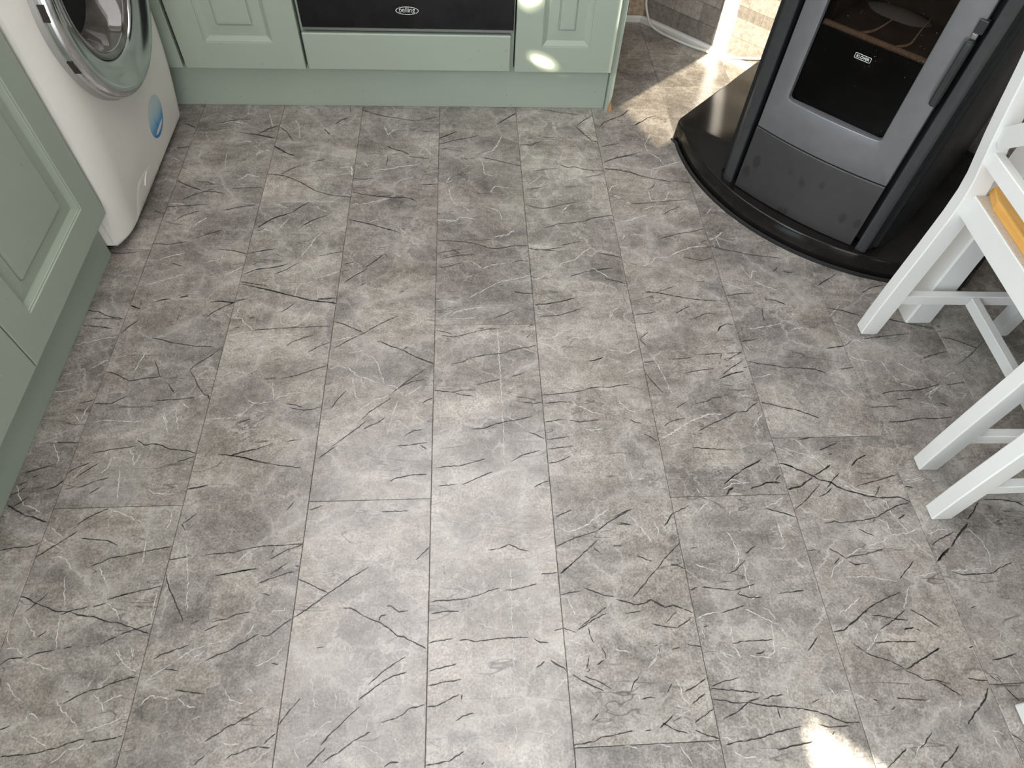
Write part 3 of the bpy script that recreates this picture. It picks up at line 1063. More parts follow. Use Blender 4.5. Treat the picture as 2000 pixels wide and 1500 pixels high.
WV = """124 -439,466 -417,491 -402,496
160 -38,554 -13,569 -6,576
156 -80,548 -55,543 -20,527 22,550 68,536
129 -79,529 -55,525 -34,507
207 87,503 125,504 144,511 163,516
154 125,495 146,501
236 165,516 189,506 222,519 273,552
140 -59,455 -53,429
123 114,438 135,448 159,444
120 69,418 103,433
106 -202,555 -178,558 -152,539
103 -151,509 -131,523 -107,534
166 805,720 810,711 837,708
217 668,681 704,667 731,653 756,610
155 696,707 716,680 731,653
208 758,605 790,576 835,562
207 902,962 934,976 956,964
181 973,912 982,870 1000,849
156 901,935 913,919 953,907
173 844,832 869,797
209 782,1009 812,1017 832,1008
207 877,1048 905,1025 934,1001
160 882,1037 932,1089
195 -521,1871 -505,1829 -495,1767
227 -479,1717 -440,1705 -404,1699
269 -404,1699 -367,1686 -331,1677
331 -365,1632 -331,1638 -325,1595
286 -249,1835 -235,1790 -220,1818 -213,1815
296 -139,1737 -118,1724 -105,1694
217 -298,1664 -286,1639
264 -271,1620 -225,1627 -191,1639 -136,1649
206 -210,1553 -188,1577 -154,1593
227 -412,1466 -399,1452 -380,1444
228 -426,1271 -410,1306 -397,1342 -379,1368
186 -424,1256 -398,1237 -384,1208
264 -383,1194 -357,1203 -325,1217
185 -425,1134 -417,1171 -382,1184
280 -320,1475 -287,1475 -251,1486 -218,1498
231 -548,1500 -522,1475 -483,1458
320 -602,1694 -590,1716 -569,1707
269 -88,1410 -59,1410 -30,1407
211 -159,1336 -140,1317 -126,1315
170 -190,1389 -159,1351
224 -547,1363 -532,1374 -509,1363
205 -497,1376 -478,1416
125 -371,1152 -360,1116
202 -195,1282 -174,1269 -163,1257
225 -263,1400 -239,1413
333 109,1790 91,1739 78,1716 45,1695
220 46,1666 51,1609 74,1597
213 -48,1596 -59,1566 -40,1578
232 -51,1548 -47,1506 -36,1477 -21,1466
261 -13,1466 -2,1455 9,1443
271 -84,1407 -32,1405 -21,1421 8,1416 31,1410
251 64,1524 80,1554 119,1542
214 94,1410 88,1443 62,1460
293 125,1369 106,1350 69,1342
190 1,1125 53,1161 81,1180
233 81,1180 123,1189 158,1201
205 34,1223 59,1238 97,1243
198 6,1251 23,1238 34,1226
233 164,1184 193,1195
235 230,1222 239,1242 280,1256 297,1276 325,1302
200 316,1226 335,1211 358,1191
218 261,1629 277,1604 278,1573
256 262,1443 284,1472
239 333,1435 360,1432
276 399,1415 432,1401 452,1409 477,1423
263 414,1333 424,1349 465,1351
204 227,1629 235,1585
202 178,1560 212,1597
238 340,1708 356,1668
189 -83,1115 -56,1117 -26,1107
324 399,1513 413,1513 442,1495 454,1475
314 403,1525 414,1549 436,1561
264 537,1593 546,1631 581,1644 644,1670
195 547,1709 545,1750 572,1806
262 547,1713 576,1686 585,1657
294 517,1537 521,1489 561,1492 580,1531
219 556,1549 574,1562 597,1556
284 403,1513 423,1513 447,1489 460,1476
277 408,1409 434,1404 463,1418 499,1429
266 417,1344 430,1352 474,1346
249 451,1230 474,1240 492,1260 529,1262
258 529,1262 551,1280 596,1300 642,1305
204 480,1275 492,1260
258 650,1327 672,1337 696,1359
188 670,1332 674,1300
224 713,1230 721,1203 730,1183
224 730,1183 741,1210 751,1208
203 654,1169 680,1155 708,1140
204 735,1173 762,1154 790,1139
246 482,1443 517,1466 568,1466
182 666,1431 688,1460
163 -893,903 -873,912
159 -896,861 -871,863 -853,868
165 -838,923 -815,943 -803,943
176 -895,991 -862,999 -838,1010 -805,1012
151 -742,913 -739,936 -732,963 -723,986
172 -556,784 -514,786 -488,796 -471,813
198 -560,964 -526,959 -510,969 -488,970
189 -550,896 -534,907 -507,905 -483,901
221 -559,1068 -548,1096
201 -559,1068 -539,1066 -527,1049 -501,1025
122 -651,803 -641,776 -633,752
122 -631,817 -622,789 -612,758
149 -792,779 -775,786 -732,783 -695,780
140 -701,718 -687,698 -682,679
171 -741,700 -738,715
126 -740,659 -729,674 -730,696
106 -681,673 -673,704
116 -853,731 -830,693 -831,680
146 -836,804 -818,783 -813,821
114 -659,800 -636,775
121 -626,831 -602,812
213 -464,1086 -434,1092 -420,1108
208 -449,1084 -444,1048 -408,1041 -386,1068 -374,1098
175 -553,1012 -533,1020 -503,1025
225 -543,956 -514,965 -494,973 -462,980
174 -479,990 -457,1008 -423,1015 -410,1010
162 -533,905 -516,908 -479,901
179 -428,830 -410,840 -388,847 -362,850
126 -428,830 -437,877
202 -482,831 -466,822 -428,824
195 -511,786 -487,794 -473,813 -466,822
173 -463,804 -442,800
172 -236,950 -220,942 -211,926 -202,899 -190,867
177 -190,867 -166,859 -147,834
175 -147,834 -126,845 -109,863
134 -264,889 -251,833 -243,829
135 -246,888 -235,855
207 -279,916 -253,892 -231,884 -206,871
223 -275,774 -244,794 -212,825 -177,835
157 -274,770 -264,756
172 -158,820 -168,792 -173,764 -177,734
167 -167,768 -153,769 -129,746
163 -318,913 -295,920 -279,914
137 -215,712 -196,695 -181,714
140 -276,955 -246,964
144 -317,992 -284,1001 -253,1009
142 -121,780 -94,762
146 -320,771 -284,777
246 -47,1065 -28,1081 5,1089 41,1093
242 -42,1057 -15,1056 14,1058
186 -62,1119 -35,1107
206 159,996 194,992 219,1012 253,1027
198 161,980 183,973 204,954
176 222,977 250,995 282,992
225 90,979 115,972 127,962 155,949
148 177,903 188,880
172 -9,778 1,799 31,816 58,830
189 -79,736 -58,744 -41,751
156 199,864 216,853 234,843
199 218,806 244,797 264,782 293,774
167 102,598 110,626 130,636
126 113,626 125,610
141 80,776 100,758 114,744
161 32,992 49,1019
144 33,1028 52,1011 81,998
133 -58,681 -27,664
156 -75,855 -41,856
145 244,740 258,735 286,739
185 341,1049 354,1080
111 66,1036 68,905 69,794
101 69,794 68,691 66,596
204 423,942 434,914 442,882
193 442,882 448,852 454,823
286 407,712 430,722 458,742
254 458,742 492,759 525,771 563,771
187 601,814 615,818 631,819
200 340,1049 347,1076 369,1086
201 324,954 350,952 372,945 400,959
168 647,869 670,870 698,877
220 675,1014 704,1018 732,1022 769,1032
168 661,1058 665,1040
173 327,813 347,787 365,780
193 356,884 377,897 399,895
154 327,617 350,618 363,609 382,621
196 361,651 369,660
178 513,589 539,601 574,603
167 650,686 668,675 685,661
191 615,735 633,756 646,770
143 424,692 449,698
139 653,967 664,946
118 -797,547 -778,532 -769,527
138 -805,525 -784,514 -764,505
132 -771,490 -751,485 -731,462
101 -740,452 -735,432 -725,403
143 -698,580 -666,568 -632,552
149 -582,579 -577,559 -582,537
124 -615,516 -612,495 -609,470
106 -684,466 -667,440 -654,428
102 -653,400 -628,380 -622,365
139 -539,508 -525,455 -519,435
152 -519,435 -514,402 -508,378
114 -799,401 -808,373 -803,349 -793,333
118 -789,384 -774,367 -752,343
98 -726,381 -721,353 -714,323
168 -865,595 -848,590 -826,577
117 -893,638 -879,614 -862,594
128 -637,622 -624,612 -585,611
115 -783,304 -766,308 -756,303
96 -584,320 -584,309 -573,293
112 -611,319 -600,303
132 -791,650 -776,677 -758,689
95 -691,603 -705,669
130 -787,309 -754,303 -737,299 -707,288
117 -798,327 -778,327 -764,314
104 -689,243 -674,228 -651,209 -639,201
133 -625,194 -607,199 -586,206 -573,214
119 -573,214 -565,215
174 -551,262 -543,273 -526,285 -508,297
146 -508,297 -487,312 -466,320
112 -485,292 -476,303 -464,311
122 -551,227 -537,243 -523,238
105 -529,242 -505,235
114 -667,150 -653,159 -646,168
100 -646,168 -628,171 -620,178
107 -605,221 -613,234 -629,249
106 -603,205 -602,219
115 -576,165 -571,155 -580,150
102 -711,194 -691,180 -677,174
106 -724,208 -724,222
91 -725,222 -714,222 -704,211
96 -590,323 -581,307 -573,293
112 -612,315 -596,296 -569,280
92 -611,234 -596,243 -582,245
90 -492,237 -479,226 -458,221
88 -463,203 -446,208
94 -644,258 -636,272
102 -568,370 -570,399 -568,419
93 -776,274 -758,254 -741,243
137 -369,365 -358,374 -339,375 -336,383
127 -331,317 -340,299 -352,291 -374,282
143 -320,305 -301,302 -286,295 -273,286 -263,273
139 -270,273 -256,271 -243,262 -224,253
124 -281,270 -273,246 -267,215 -260,211
111 -261,267 -256,252 -252,238
131 -256,335 -241,330 -230,315 -224,297
143 -224,297 -218,281 -210,265 -204,248
136 -204,248 -182,245 -172,229 -165,218
151 -165,218 -147,225 -134,234 -125,243
138 -123,240 -119,229 -111,226
142 -230,197 -246,187 -262,172 -283,163 -293,156
130 -293,156 -284,142 -282,138
150 -162,216 -170,198 -178,184 -181,172
138 -189,153 -173,149 -160,142 -144,128
134 -189,153 -192,138 -192,125
126 -137,163 -123,152 -110,144
117 -317,333 -294,339 -283,347 -264,349
101 -317,149 -309,134
111 -361,134 -346,141 -341,148 -325,159
97 -410,167 -392,163 -376,167
131 -465,318 -452,322 -426,328
116 -403,329 -391,343 -386,354
106 -417,248 -407,231 -384,224
91 -382,249 -371,240
94 -234,238 -231,207
104 -319,385 -298,389 -277,393
109 -299,439 -269,440 -242,441
118 -267,349 -263,359
104 -301,158 -298,148
118 -38,360 -18,353 -6,349 6,341
133 6,341 21,332 40,328 55,325
118 -59,327 -64,342
139 4,369 17,375 27,386
123 27,386 47,393
127 69,419 87,426 100,434
121 77,383 81,365 97,345
135 97,345 112,337 121,333
122 94,367 99,377 105,384
115 102,309 116,297 127,283
139 159,239 154,239 141,229 133,219
217 117,194 125,206
111 17,252 25,245 27,227 29,212
107 30,245 41,233 57,222
127 59,265 68,247 74,241
108 75,247 86,238 95,229
121 88,171 89,183 101,186
126 86,165 106,161 123,155 140,168
100 39,169 41,179 52,170
98 -73,162 -60,161 -55,167
120 -111,225 -99,223 -91,213
115 160,158 173,153 176,145
145 168,256 179,272 204,282
111 3,297 10,285 34,286 55,293
124 -33,409 -18,401 -3,393
127 3,442 21,429
142 -56,447 -54,428
131 158,306 175,302 191,293
122 170,382 178,362 182,347
85 69,447 67,322 67,254
79 67,254 66,180 66,111
176 330,637 329,618 349,616 365,608 385,623
168 459,593 465,580
202 514,597 537,609 557,605
172 590,546 615,554 636,569
177 607,516 606,493 609,470
160 580,460 601,459 614,470
166 619,510 636,501 646,497
157 499,496 506,482 512,459
169 512,459 509,440 498,422
170 422,433 444,424 464,418
153 448,432 462,431
148 518,432 514,405 518,379
141 401,331 420,338 436,342 451,340
156 464,319 460,302 461,279
200 459,281 470,262
140 498,345 519,334 541,321 556,313
138 540,318 537,290 531,269 516,259
148 485,265 504,262 523,259
157 556,313 560,298
152 534,262 545,275 564,272
171 572,288 581,279 585,265
143 530,348 542,343 549,323
133 424,287 431,275 457,263
120 409,314 411,297
132 305,258 316,268 333,293
136 356,524 364,506 361,490
137 314,534 338,496 348,479
135 618,442 625,428 634,414
139 513,531 519,545
126 454,544 478,564
109 531,371 513,362
148 301,251 315,262 332,289
126 343,232 351,220 352,203 365,187
134 333,176 347,176 363,185
145 278,210 278,195
111 236,134 250,134 264,129
112 290,134 306,133 321,129
117 333,132 341,116 350,102
112 420,120 433,109 458,108
131 537,223 536,193
132 419,287 435,271 454,258
113 246,285 260,282 276,277
115 404,140 423,134
114 379,132 402,113
130 466,106 455,99
172 833,560 847,550 847,529 853,514
168 853,514 860,496 868,481
182 749,629 762,606 778,594
182 778,594 799,579 828,571
169 815,512 830,506 831,480
150 830,478 865,482 898,491
149 800,558 807,536 813,515
142 724,438 750,451 762,454
145 768,454 797,464 823,474
154 719,434 692,418 677,397
144 865,473 879,447 896,428
148 822,376 811,356 797,333
137 823,377 847,378
147 668,331 694,340 722,359
147 821,323 834,310 846,299
164 919,404 943,402 964,406
166 964,406 996,404
163 993,486 1010,462 1011,434 1002,407
153 901,479 919,480 930,487 964,486
168 910,592 950,600 981,590
141 710,271 722,283 734,294
140 700,262 709,274
125 712,317 716,300
143 904,278 908,259
143 944,264 953,245
140 890,400 861,397 837,391
137 709,398 757,397 787,390 808,387
127 657,193 671,184
131 773,177 785,182
134 826,163 837,178
140 944,264 953,245 959,217 961,199
108 718,92 728,106 750,119
110 868,130 887,123
129 611,207 617,196 621,187
144 633,202 649,198
128 643,182 648,169
126 963,288 954,269 963,266
111 867,122 871,101
119 751,239 759,228
206 1012,903 1029,887 1051,874
194 1021,794 1043,786 1054,775
225 1040,809 1067,825 1095,838
170 980,880 990,848 1030,832
191 1158,934 1180,929 1211,937
179 1109,861 1142,875
164 1127,799 1141,814 1121,815
168 905,597 943,602 983,590
207 -605,1898 -589,1849 -582,1828
209 -777,1261 -751,1276 -717,1288
251 -720,1380 -711,1401 -690,1420
280 -795,1477 -759,1475
229 -600,1210 -579,1224 -565,1238
198 -782,1177 -759,1186 -735,1197 -700,1213
204 -662,1251 -624,1265 -620,1280
184 -800,1724 -765,1705 -770,1677 -795,1667
170 -694,1699 -686,1636
283 -676,1745 -650,1755 -630,1752
300 -745,1839 -708,1854 -653,1841
264 -611,1687 -600,1713 -581,1717
258 -637,1576 -616,1603 -583,1588
257 -843,1679 -816,1661"""
def veins(data, name, mat, seed, z, wmul, jit):
    rnd = random.Random(seed); per = {}
    for line in data.split('\n'):
        w, *pp = line.split(' '); w = max(int(w) * 1e-5, 0.0017) * wmul
        P = [Vector((int(a) / 1000, int(b) / 1000)) for a, b in (s_.split(',') for s_ in pp)]
        mid = P[len(P) // 2] if len(P) > 2 else (P[0] + P[1]) / 2
        for (x0, x1, y0, y1, o) in PL:
            if x0 - 0.003 <= mid.x <= x1 + 0.003 and y0 - 0.003 <= mid.y <= y1 + 0.003: break
        else: continue
        Q = []
        for a, b in zip(P, P[1:]):
            n = max(2, int((b - a).length / 0.0045)); nrm = Vector((-(b - a).y, (b - a).x)).normalized()
            for k in range(n):
                t = k / n; Q.append(a + (b - a) * t + nrm * rnd.uniform(-1, 1) * jit * (1 if k else 0.4))
        Q.append(P[-1]); V, F, A = per.setdefault(o.name, ([], [], []))
        nq = len(Q)
        for i, p in enumerate(Q):
            d = (Q[min(i + 1, nq - 1)] - Q[max(i - 1, 0)]).normalized(); nm = Vector((-d.y, d.x))
            t = i / (nq - 1); tap = min(1.0, 0.55 + 4.0 * min(t, 1 - t)) * rnd.uniform(0.45, 1.2); hw = w * 0.62 * tap
            base = len(V)
            for sgn, al in ((-1, 0.0), (-0.68, 1.0), (0.68, 1.0), (1, 0.0)):
                r = p + nm * sgn * hw
                V.append((min(max(r.x, x0), x1) - o.location.x, min(max(r.y, y0), y1) - o.location.y, z)); A.append(al * min(1.0, 0.65 + 5 * min(t, 1 - t)))
            if i:
                for k in range(3): F.append((base + k, base + k + 1, base + k - 3, base + k - 4))
    for nme, (V, F, A) in per.items():
        me = bpy.data.meshes.new(name); me.from_pydata(V, [], F)
        at = me.attributes.new('soft', 'FLOAT', 'POINT'); at.data.foreach_set('value', A)
        me.materials.append(mat); ob = bpy.data.objects.new(name, me); COL.objects.link(ob); ob.parent = bpy.data.objects[nme]
        ob['kind'] = 'stuff'
veins(WV, 'pale_vein', M['vein'], 3, 0.0003, 1.15, 0.0016)
veins(CR, 'dark_vein', M['crack'], 5, 0.0005, 1.12, 0.0008)

# ------------------------------------------------------------------ wall tiles of the stove corner, skirtings
rows = [(0.024, 0.082), (0.083, 0.143), (0.144, 0.180), (0.181, 0.236), (0.237, 0.292), (0.293, 0.332), (0.333, 0.392), (0.393, 0.450)]
fixed = {0: [-0.955, -0.80, -0.657, -0.45], 1: [-0.955, -0.84, -0.722, -0.60, -0.45], 2: [-0.955, -0.90, -0.755, -0.655, -0.50]}
rt = random.Random(12)
for r, (z0, z1) in enumerate(rows):
    us = list(fixed.get(r, [-0.955, -0.955 + rt.uniform(0.06, 0.14)]))
    while us[-1] < 0.93: us.append(us[-1] + rt.uniform(0.10, 0.22))
    us[-1] = 0.96
    for a, b in zip(us, us[1:]):
        d = rt.uniform(0.0, 0.0022)
        MB().box(a + 0.0003, b - 0.0003, VW - d, VW + 0.010, z0 - 0.0004, z1 - 0.0002, 0.0006).xf(SM).build('wall_tile', M['wall_tile'], diag)
MB().box(-0.965, 0.97, VW - 0.001, VW + 0.01, 0.4505, 2.40).xf(SM).build('upper_tiling', M['wall_tile'], diag)
for (x0, x1, z0, z1) in ((0.475, 0.60, 0.024, 0.14), (0.601, 0.672, 0.024, 0.14), (0.475, 0.55, 0.141, 0.26), (0.551, 0.672, 0.141, 0.26), (0.475, 0.60, 0.261, 0.38), (0.601, 0.672, 0.261, 0.38)):
    MB().box(x0, x1, YB - 0.008, YB + 0.004, z0, z1, 0.0008).build('wall_tile', M['brown_tile'], back)
sk = MB().loft([[(x, YB - 0.013, 0), (x, YB - 0.013, 0.016), (x, YB - 0.008, 0.022), (x, YB, 0.023), (x, YB, 0)] for x in (0.40, 0.652)])
struct(sk.build('baseboard_back', M['trim']))
sk = MB().loft([[(u, VW - 0.012, 0.0), (u, VW - 0.012, 0.015), (u, VW - 0.007, 0.022), (u, VW, 0.023), (u, VW, 0)] for u in (-0.958, 0.95)]).xf(SM)
struct(sk.build('baseboard_diagonal', M['trim']))

# ------------------------------------------------------------------ kitchen fronts
def raised_door(w, h, t=0.020, ins=(0.076, 0.092, 0.122)):
    # x right, z up, front looks to -y; stepped moulding, sunk field, raised middle
    a, b, c = ins
    prof = [(0.0, t), (0.0, 0.0022), (0.0007, 0.0007), (0.0022, 0.0), (a, 0.0), (a + 0.0010, 0.0030), (a + 0.0035, 0.0030), (a + 0.0050, 0.0048), (b - 0.002, 0.0105), 
            (b, 0.0112), (c - 0.002, 0.0098), (c, 0.0120), (c + 0.0018, 0.0120), (c + 0.0030, 0.0062), (c + 0.0065, 0.0056)]
    rings = [[(i, d, i), (w - i, d, i), (w - i, d, h - i), (i, d, h - i)] for i, d in prof]
    return MB().loft(rings, True, True)
Z0 = 0.137; DH = 0.722; YD = 1.906
TL = lambda x, y, z: Matrix.Translation((x, y, z))
ROT = Matrix.Rotation(math.pi / 2, 4, 'Z')
# back run
pl = MB().box(-1.05, 0.4415, 1.942, 1.958, 0.0, 0.134, 0.001).build('plinth', M['green']); tag(pl, 'sage green plinth board under the oven and the doors either side', 'plinth')
def base_unit(name, x0, x1, label):
    r = empty(name, ((x0 + x1) / 2, 1.93, 0.0), 0, label, 'cabinet')
    inv = TL(-(x0 + x1) / 2, -1.93, 0)
    MB().box(x0 + 0.003, x1 - 0.003, 1.9275, 2.49, 0.140, 0.862).xf(inv).build('cabinet_body', M['green'], r)
    raised_door(x1 - x0 - 0.004, DH).xf(inv @ TL(x0 + 0.002, YD, Z0)).build('door', M['green'], r)
    return r
base_unit('base_cabinet', -0.8085, -0.4625, 'sage green base cabinet with raised panel door left of the black oven')
base_unit('base_cabinet', 0.1445, 0.4405, 'narrow sage green base cabinet with raised panel door right of the black oven')
fl = MB().box(-0.93, -0.8155, 1.907, 1.927, 0.137, 0.86, 0.0015).build('corner_filler', M['green']); tag(fl, 'plain sage green filler strip between washing machine and left cabinet door', 'filler panel')
ov = empty('built_in_oven', (-0.157, 1.95, 0.0), 0, 'built under black glass oven with an oval maker badge above a green drawer front', 'oven')
iv = TL(0.157, -1.95, 0)
MB().box(-0.455, 0.140, 1.932, 2.49, 0.250, 0.860).xf(iv).build('oven_body', M['void'], ov)
MB().box(-0.451, 0.1385, 1.9065, 1.926, 0.2605, 0.74, 0.0015).xf(iv).build('oven_door', M['oven_glass'], ov)
MB().box(-0.4505, 0.1385, 1.9105, 1.930, 0.2505, 0.2592, 0.001).xf(iv).build('door_trim', M['oven_trim'], ov)
bd = empty('badge', (0, 0, 0)); bd.parent = ov
bd.empty_display_size = 0.02
LX, LZ, LY = -0.1565 + 0.157, 0.3095, 1.9062 - 1.95
rg = MB()
def ring_part(a0, a1, n=26):
    o = []
    for k in range(n + 1):
        t = math.radians(a0 + (a1 - a0) * k / n); o.append(t)
    ins = [(LX + 0.0296 * math.cos(t), LY, LZ + 0.0092 * math.sin(t)) for t in o]; out = [(LX + 0.0316 * math.cos(t), LY, LZ + 0.0108 * math.sin(t)) for t in o]
    s0 = len(rg.v); rg.v += ins + out
    for k in range(n): rg.f.append((s0 + k, s0 + k + 1, s0 + n + 1 + k + 1, s0 + n + 1 + k))
ring_part(-42, 126); ring_part(140, 312)
bdo = rg.build('oval_badge', M['logo'], ov)
bpy.data.objects.remove(bd)
tm = text_mesh('belling', 'badge_lettering', 0.0205, M['logo'], bold=-0.0001, width=0.0430)
to = bpy.data.objects.new('badge_lettering', tm); COL.objects.link(to); to.parent = bdo
to.matrix_local = TL(LX, LY - 0.0001, LZ + 0.0003) @ Matrix.Rotation(math.pi / 2, 4, 'X')
oh = empty('oven_housing', (-0.157, 2.2, 0.0), 0, 'sage green oven housing with a plain drawer front under the black oven', 'cabinet')
ih = TL(0.157, -2.2, 0)
MB().box(-0.461, -0.4555, 1.928, 2.49, 0.140, 0.862).box(0.1405, 0.1435, 1.928, 2.49, 0.140, 0.862).box(-0.4555, 0.1405, 1.928, 1.944, 0.140, 0.2485).xf(ih).build('cabinet_body', M['green'], oh)
MB().box(-0.4575, 0.1335, YD, YD + 0.020, 0.1372, 0.2440, 0.0028).xf(ih).build('drawer_front', M['green'], oh)
# end panel with a knocked corner at the floor
ep = empty('cabinet_end_panel', (0.458, 2.2, 0), 0, 'tall sage green end panel closing the cabinet run, chipped at its foot', 'panel')
ie = TL(-0.458, -2.2, 0)
x0, x1, y0, y1 = 0.4425, 0.4605, 1.9262, 2.49
prof = [(y0, 0.047), (y0 + 0.002, 0.044), (y1, 0.0), (y1, 0.866), (y0, 0.866)]
m = MB(); zb = 0.0
vs = [(x0, y0, zb), (x1 - 0.010, y0, zb), (x1, y0 + 0.012, zb), (x1, y1, zb), (x0, y1, zb),
      (x0, y0, 0.05), (x1 - 0.0005, y0, 0.052), (x1, y0 + 0.0005, 0.053), (x1, y1, 0.05), (x0, y1, 0.05),
      (x0, y0, 0.866), (x1 - 0.0005, y0, 0.866), (x1, y0 + 0.0005, 0.866), (x1, y1, 0.866), (x0, y1, 0.866)]
m.add(vs, [(0, 1, 2, 3, 4), (10, 11, 12, 13, 14)] + [(i, (i + 1) % 5, (i + 1) % 5 + 5, i + 5) for i in range(5)] + [(i + 5, (i + 1) % 5 + 5, (i + 1) % 5 + 10, i + 10) for i in range(5)])
m.xf(ie).build('panel_board', M['green'], ep)
cb = MB().add([(0.4512, 1.9255, 0.0), (0.468, 1.9225, 0.0), (0.462, 1.939, 0.0), (0.4575, 1.9262, 0.030), (0.4612, 1.934, 0.034)], [(0, 1, 3), (1, 4, 3), (1, 2, 4), (0, 3, 4, 2), (0, 2, 1)]).xf(ie).build('chipped_core', M['chipboard'], ep)
cb['label'] = 'bare orange chipboard at the broken corner'
wt = MB().box(XL + 0.002, 0.485, 1.885, 2.50, 0.868, 0.905, 0.003).build('worktop', M['worktop']); tag(wt, 'dark grey worktop along the back run over the oven', 'worktop')
wt2 = MB().box(XL + 0.002, -0.82, -2.35, 1.883, 0.868, 0.905, 0.003).build('worktop', M['worktop']); tag(wt2, 'dark grey worktop along the left run under the window', 'worktop')
# left run (doors look to +x)
XD = -0.848
pl2 = MB().box(-0.913, -0.897, -2.30, 1.2835, 0.0, 0.134, 0.001).build('plinth', M['green']); tag(pl2, 'long sage green plinth board along the left cabinets', 'plinth')
def left_unit(y0, y1, label):
    r = empty('base_cabinet', (-1.15, (y0 + y1) / 2, 0), 0, label, 'cabinet')
    iv2 = TL(1.15, -(y0 + y1) / 2, 0)
    MB().box(-1.44, XD - 0.0215, y0 + 0.002, y1 - 0.0005, 0.140, 0.862).xf(iv2).build('cabinet_body', M['green'], r)
    raised_door(y1 - y0 - 0.003, DH, ins=(0.072, 0.088, 0.116)).xf(iv2 @ TL(XD, y0 + 0.0015, Z0) @ ROT).build('door', M['green'], r)
left_unit(0.8265, 1.2790, 'sage green base cabinet with raised panel door next to the washing machine')
left_unit(0.3730, 0.8265, 'sage green base cabinet at the left edge, nearer the viewer than the washer cabinet')
left_unit(-0.2200, 0.3730, 'sage green base cabinet under the window, out to the left of view')

# ------------------------------------------------------------------ washing machine
wm = empty('washing_machine', (-1.12, 1.58, 0), 0, 'white front loading washing machine with chrome porthole and blue sticker mark', 'washing machine')
iw = TL(1.12, -1.58, 0)
WY, WZ, WRAD = 1.585, 0.52, 0.24
Y0w, Y1w, Z0w, Z1w = 1.287, 1.876, 0.018, 0.85
def wx(y, z):
    s_ = min(1.0, max(0.0, z / 0.34)); x = -0.852 + 0.036 * math.sin(s_ * math.pi / 2)
    t = min(1.0, max(0.0, (y - Y0w) / 0.085)); x -= 0.024 * (1 - t) ** 2.2
    t = min(1.0, max(0.0, (Y1w - y) / 0.05)); x -= 0.022 * (1 - t) ** 2.4
    t = min(1.0, max(0.0, (z - Z0w) / 0.014)); x -= 0.009 * (1 - t) ** 2
    return x
MB().box(-1.44, -0.8795, 1.2885, 1.8745, 0.020, 0.852, 0.004).xf(iw).build('cabinet_body', M['enamel'], wm)
ny, nz = 64, 72; g = {}; m = MB()
zs = [Z0w + (Z1w - Z0w) * ((k / nz) ** 1.5) for k in range(nz + 1)]
ts = [0.5 - 0.5 * math.cos(math.pi * k / ny) for k in range(ny + 1)]
for i, z in enumerate(zs):
    r = 0.012; zz = max(0.0, r - (z - Z0w)); ins = r - math.sqrt(max(0, r * r - zz * zz))
    for j, t in enumerate(ts):
        y = Y0w + ins + (Y1w - Y0w - 2 * ins) * t
        g[i, j] = len(m.v); m.v.append((wx(y, z), y, z))
for i in range(nz):
    for j in range(ny):
        c = [m.v[g[a]] for a in ((i, j), (i, j + 1), (i + 1, j + 1), (i + 1, j))]
        if all(math.hypot(p[1] - WY, p[2] - WZ) < 0.205 for p in c): continue
        m.f.append((g[i, j], g[i, j + 1], g[i + 1, j + 1], g[i + 1, j]))
edge = [g[0, j] for j in range(ny + 1)] + [g[i, ny] for i in range(1, nz + 1)] + [g[nz, j] for j in range(ny - 1, -1, -1)] + [g[i, 0] for i in range(nz - 1, 0, -1)]
b0 = len(m.v); m.v += [(-0.8785, m.v[e][1], m.v[e][2]) for e in edge]
for k in range(len(edge)):
    k2 = (k + 1) % len(edge); m.f.append((edge[k], edge[k2], b0 + k2, b0 + k))
m.xf(iw).build('front_panel', M['enamel'], wm, 40)
MB().box(-0.8800, -0.8780, 1.2895, 1.8735, 0.022, 0.85).xf(iw).build('seam_gasket', M['void'], wm)
MB().box(-1.40, -0.90, 1.31, 1.85, 0.0, 0.0195).xf(iw).build('foot_base', M['void'], wm)
def lathe(prof, n=72, cap=False):
    return MB().loft([[(-0.8165 + d, WY + r * math.cos(2 * math.pi * k / n), WZ + r * math.sin(2 * math.pi * k / n)) for k in range(n)] for r, d in prof], False, cap)
dr = lathe([(0.2440, -0.02), (0.2440, 0.008), (0.2415, 0.012), (0.2385, 0.013)]).xf(iw).build('door_rim', M['grey_plastic'], wm, 40)
dr2 = lathe([(0.2400, 0.008), (0.2400, 0.022), (0.2360, 0.031), (0.2300, 0.0365), (0.2230, 0.038), (0.2150, 0.0365), (0.205, 0.030), (0.185, 0.022), (0.168, 0.019), (0.163, 0.016), (0.161, 0.006)]).xf(iw).build('door_ring', M['chrome'], wm, 60)
gb = lathe([(0.1615, 0.004), (0.160, 0.012), (0.157, 0.015), (0.150, 0.014), (0.143, 0.006), (0.132, -0.020), (0.120, -0.060), (0.110, -0.085)]).xf(iw).build('glass_bowl', M['dark_glass'], wm, 60)
lathe([(0.146, 0.009), (0.1445, 0.0105), (0.143, 0.009)]).xf(iw).build('bowl_edge', M['chrome'], wm, 60)
lathe([(0.112, -0.080), (0.08, -0.105), (0.03, -0.112), (0.001, -0.113)], 48, True).xf(iw).build('drum_window', M['drum'], wm, 60)
for (yy, zz) in ((1.3615, 0.556), (1.3800, 0.455)):
    a = math.atan2(zz - WZ, yy - WY)
    mm = TL(-0.8165, WY, WZ) @ Matrix.Rotation(a, 4, 'X')
    MB().box(0.004, 0.0245, 0.2255, 0.2412, -0.0155, 0.0155).xf(iw @ mm).build('hinge_slot', M['slot'], wm)
    MB().box(0.006, 0.0248, 0.2262, 0.2408, -0.0145, -0.004).xf(iw @ mm).build('slot_bottom', M['slot_brown'], wm)
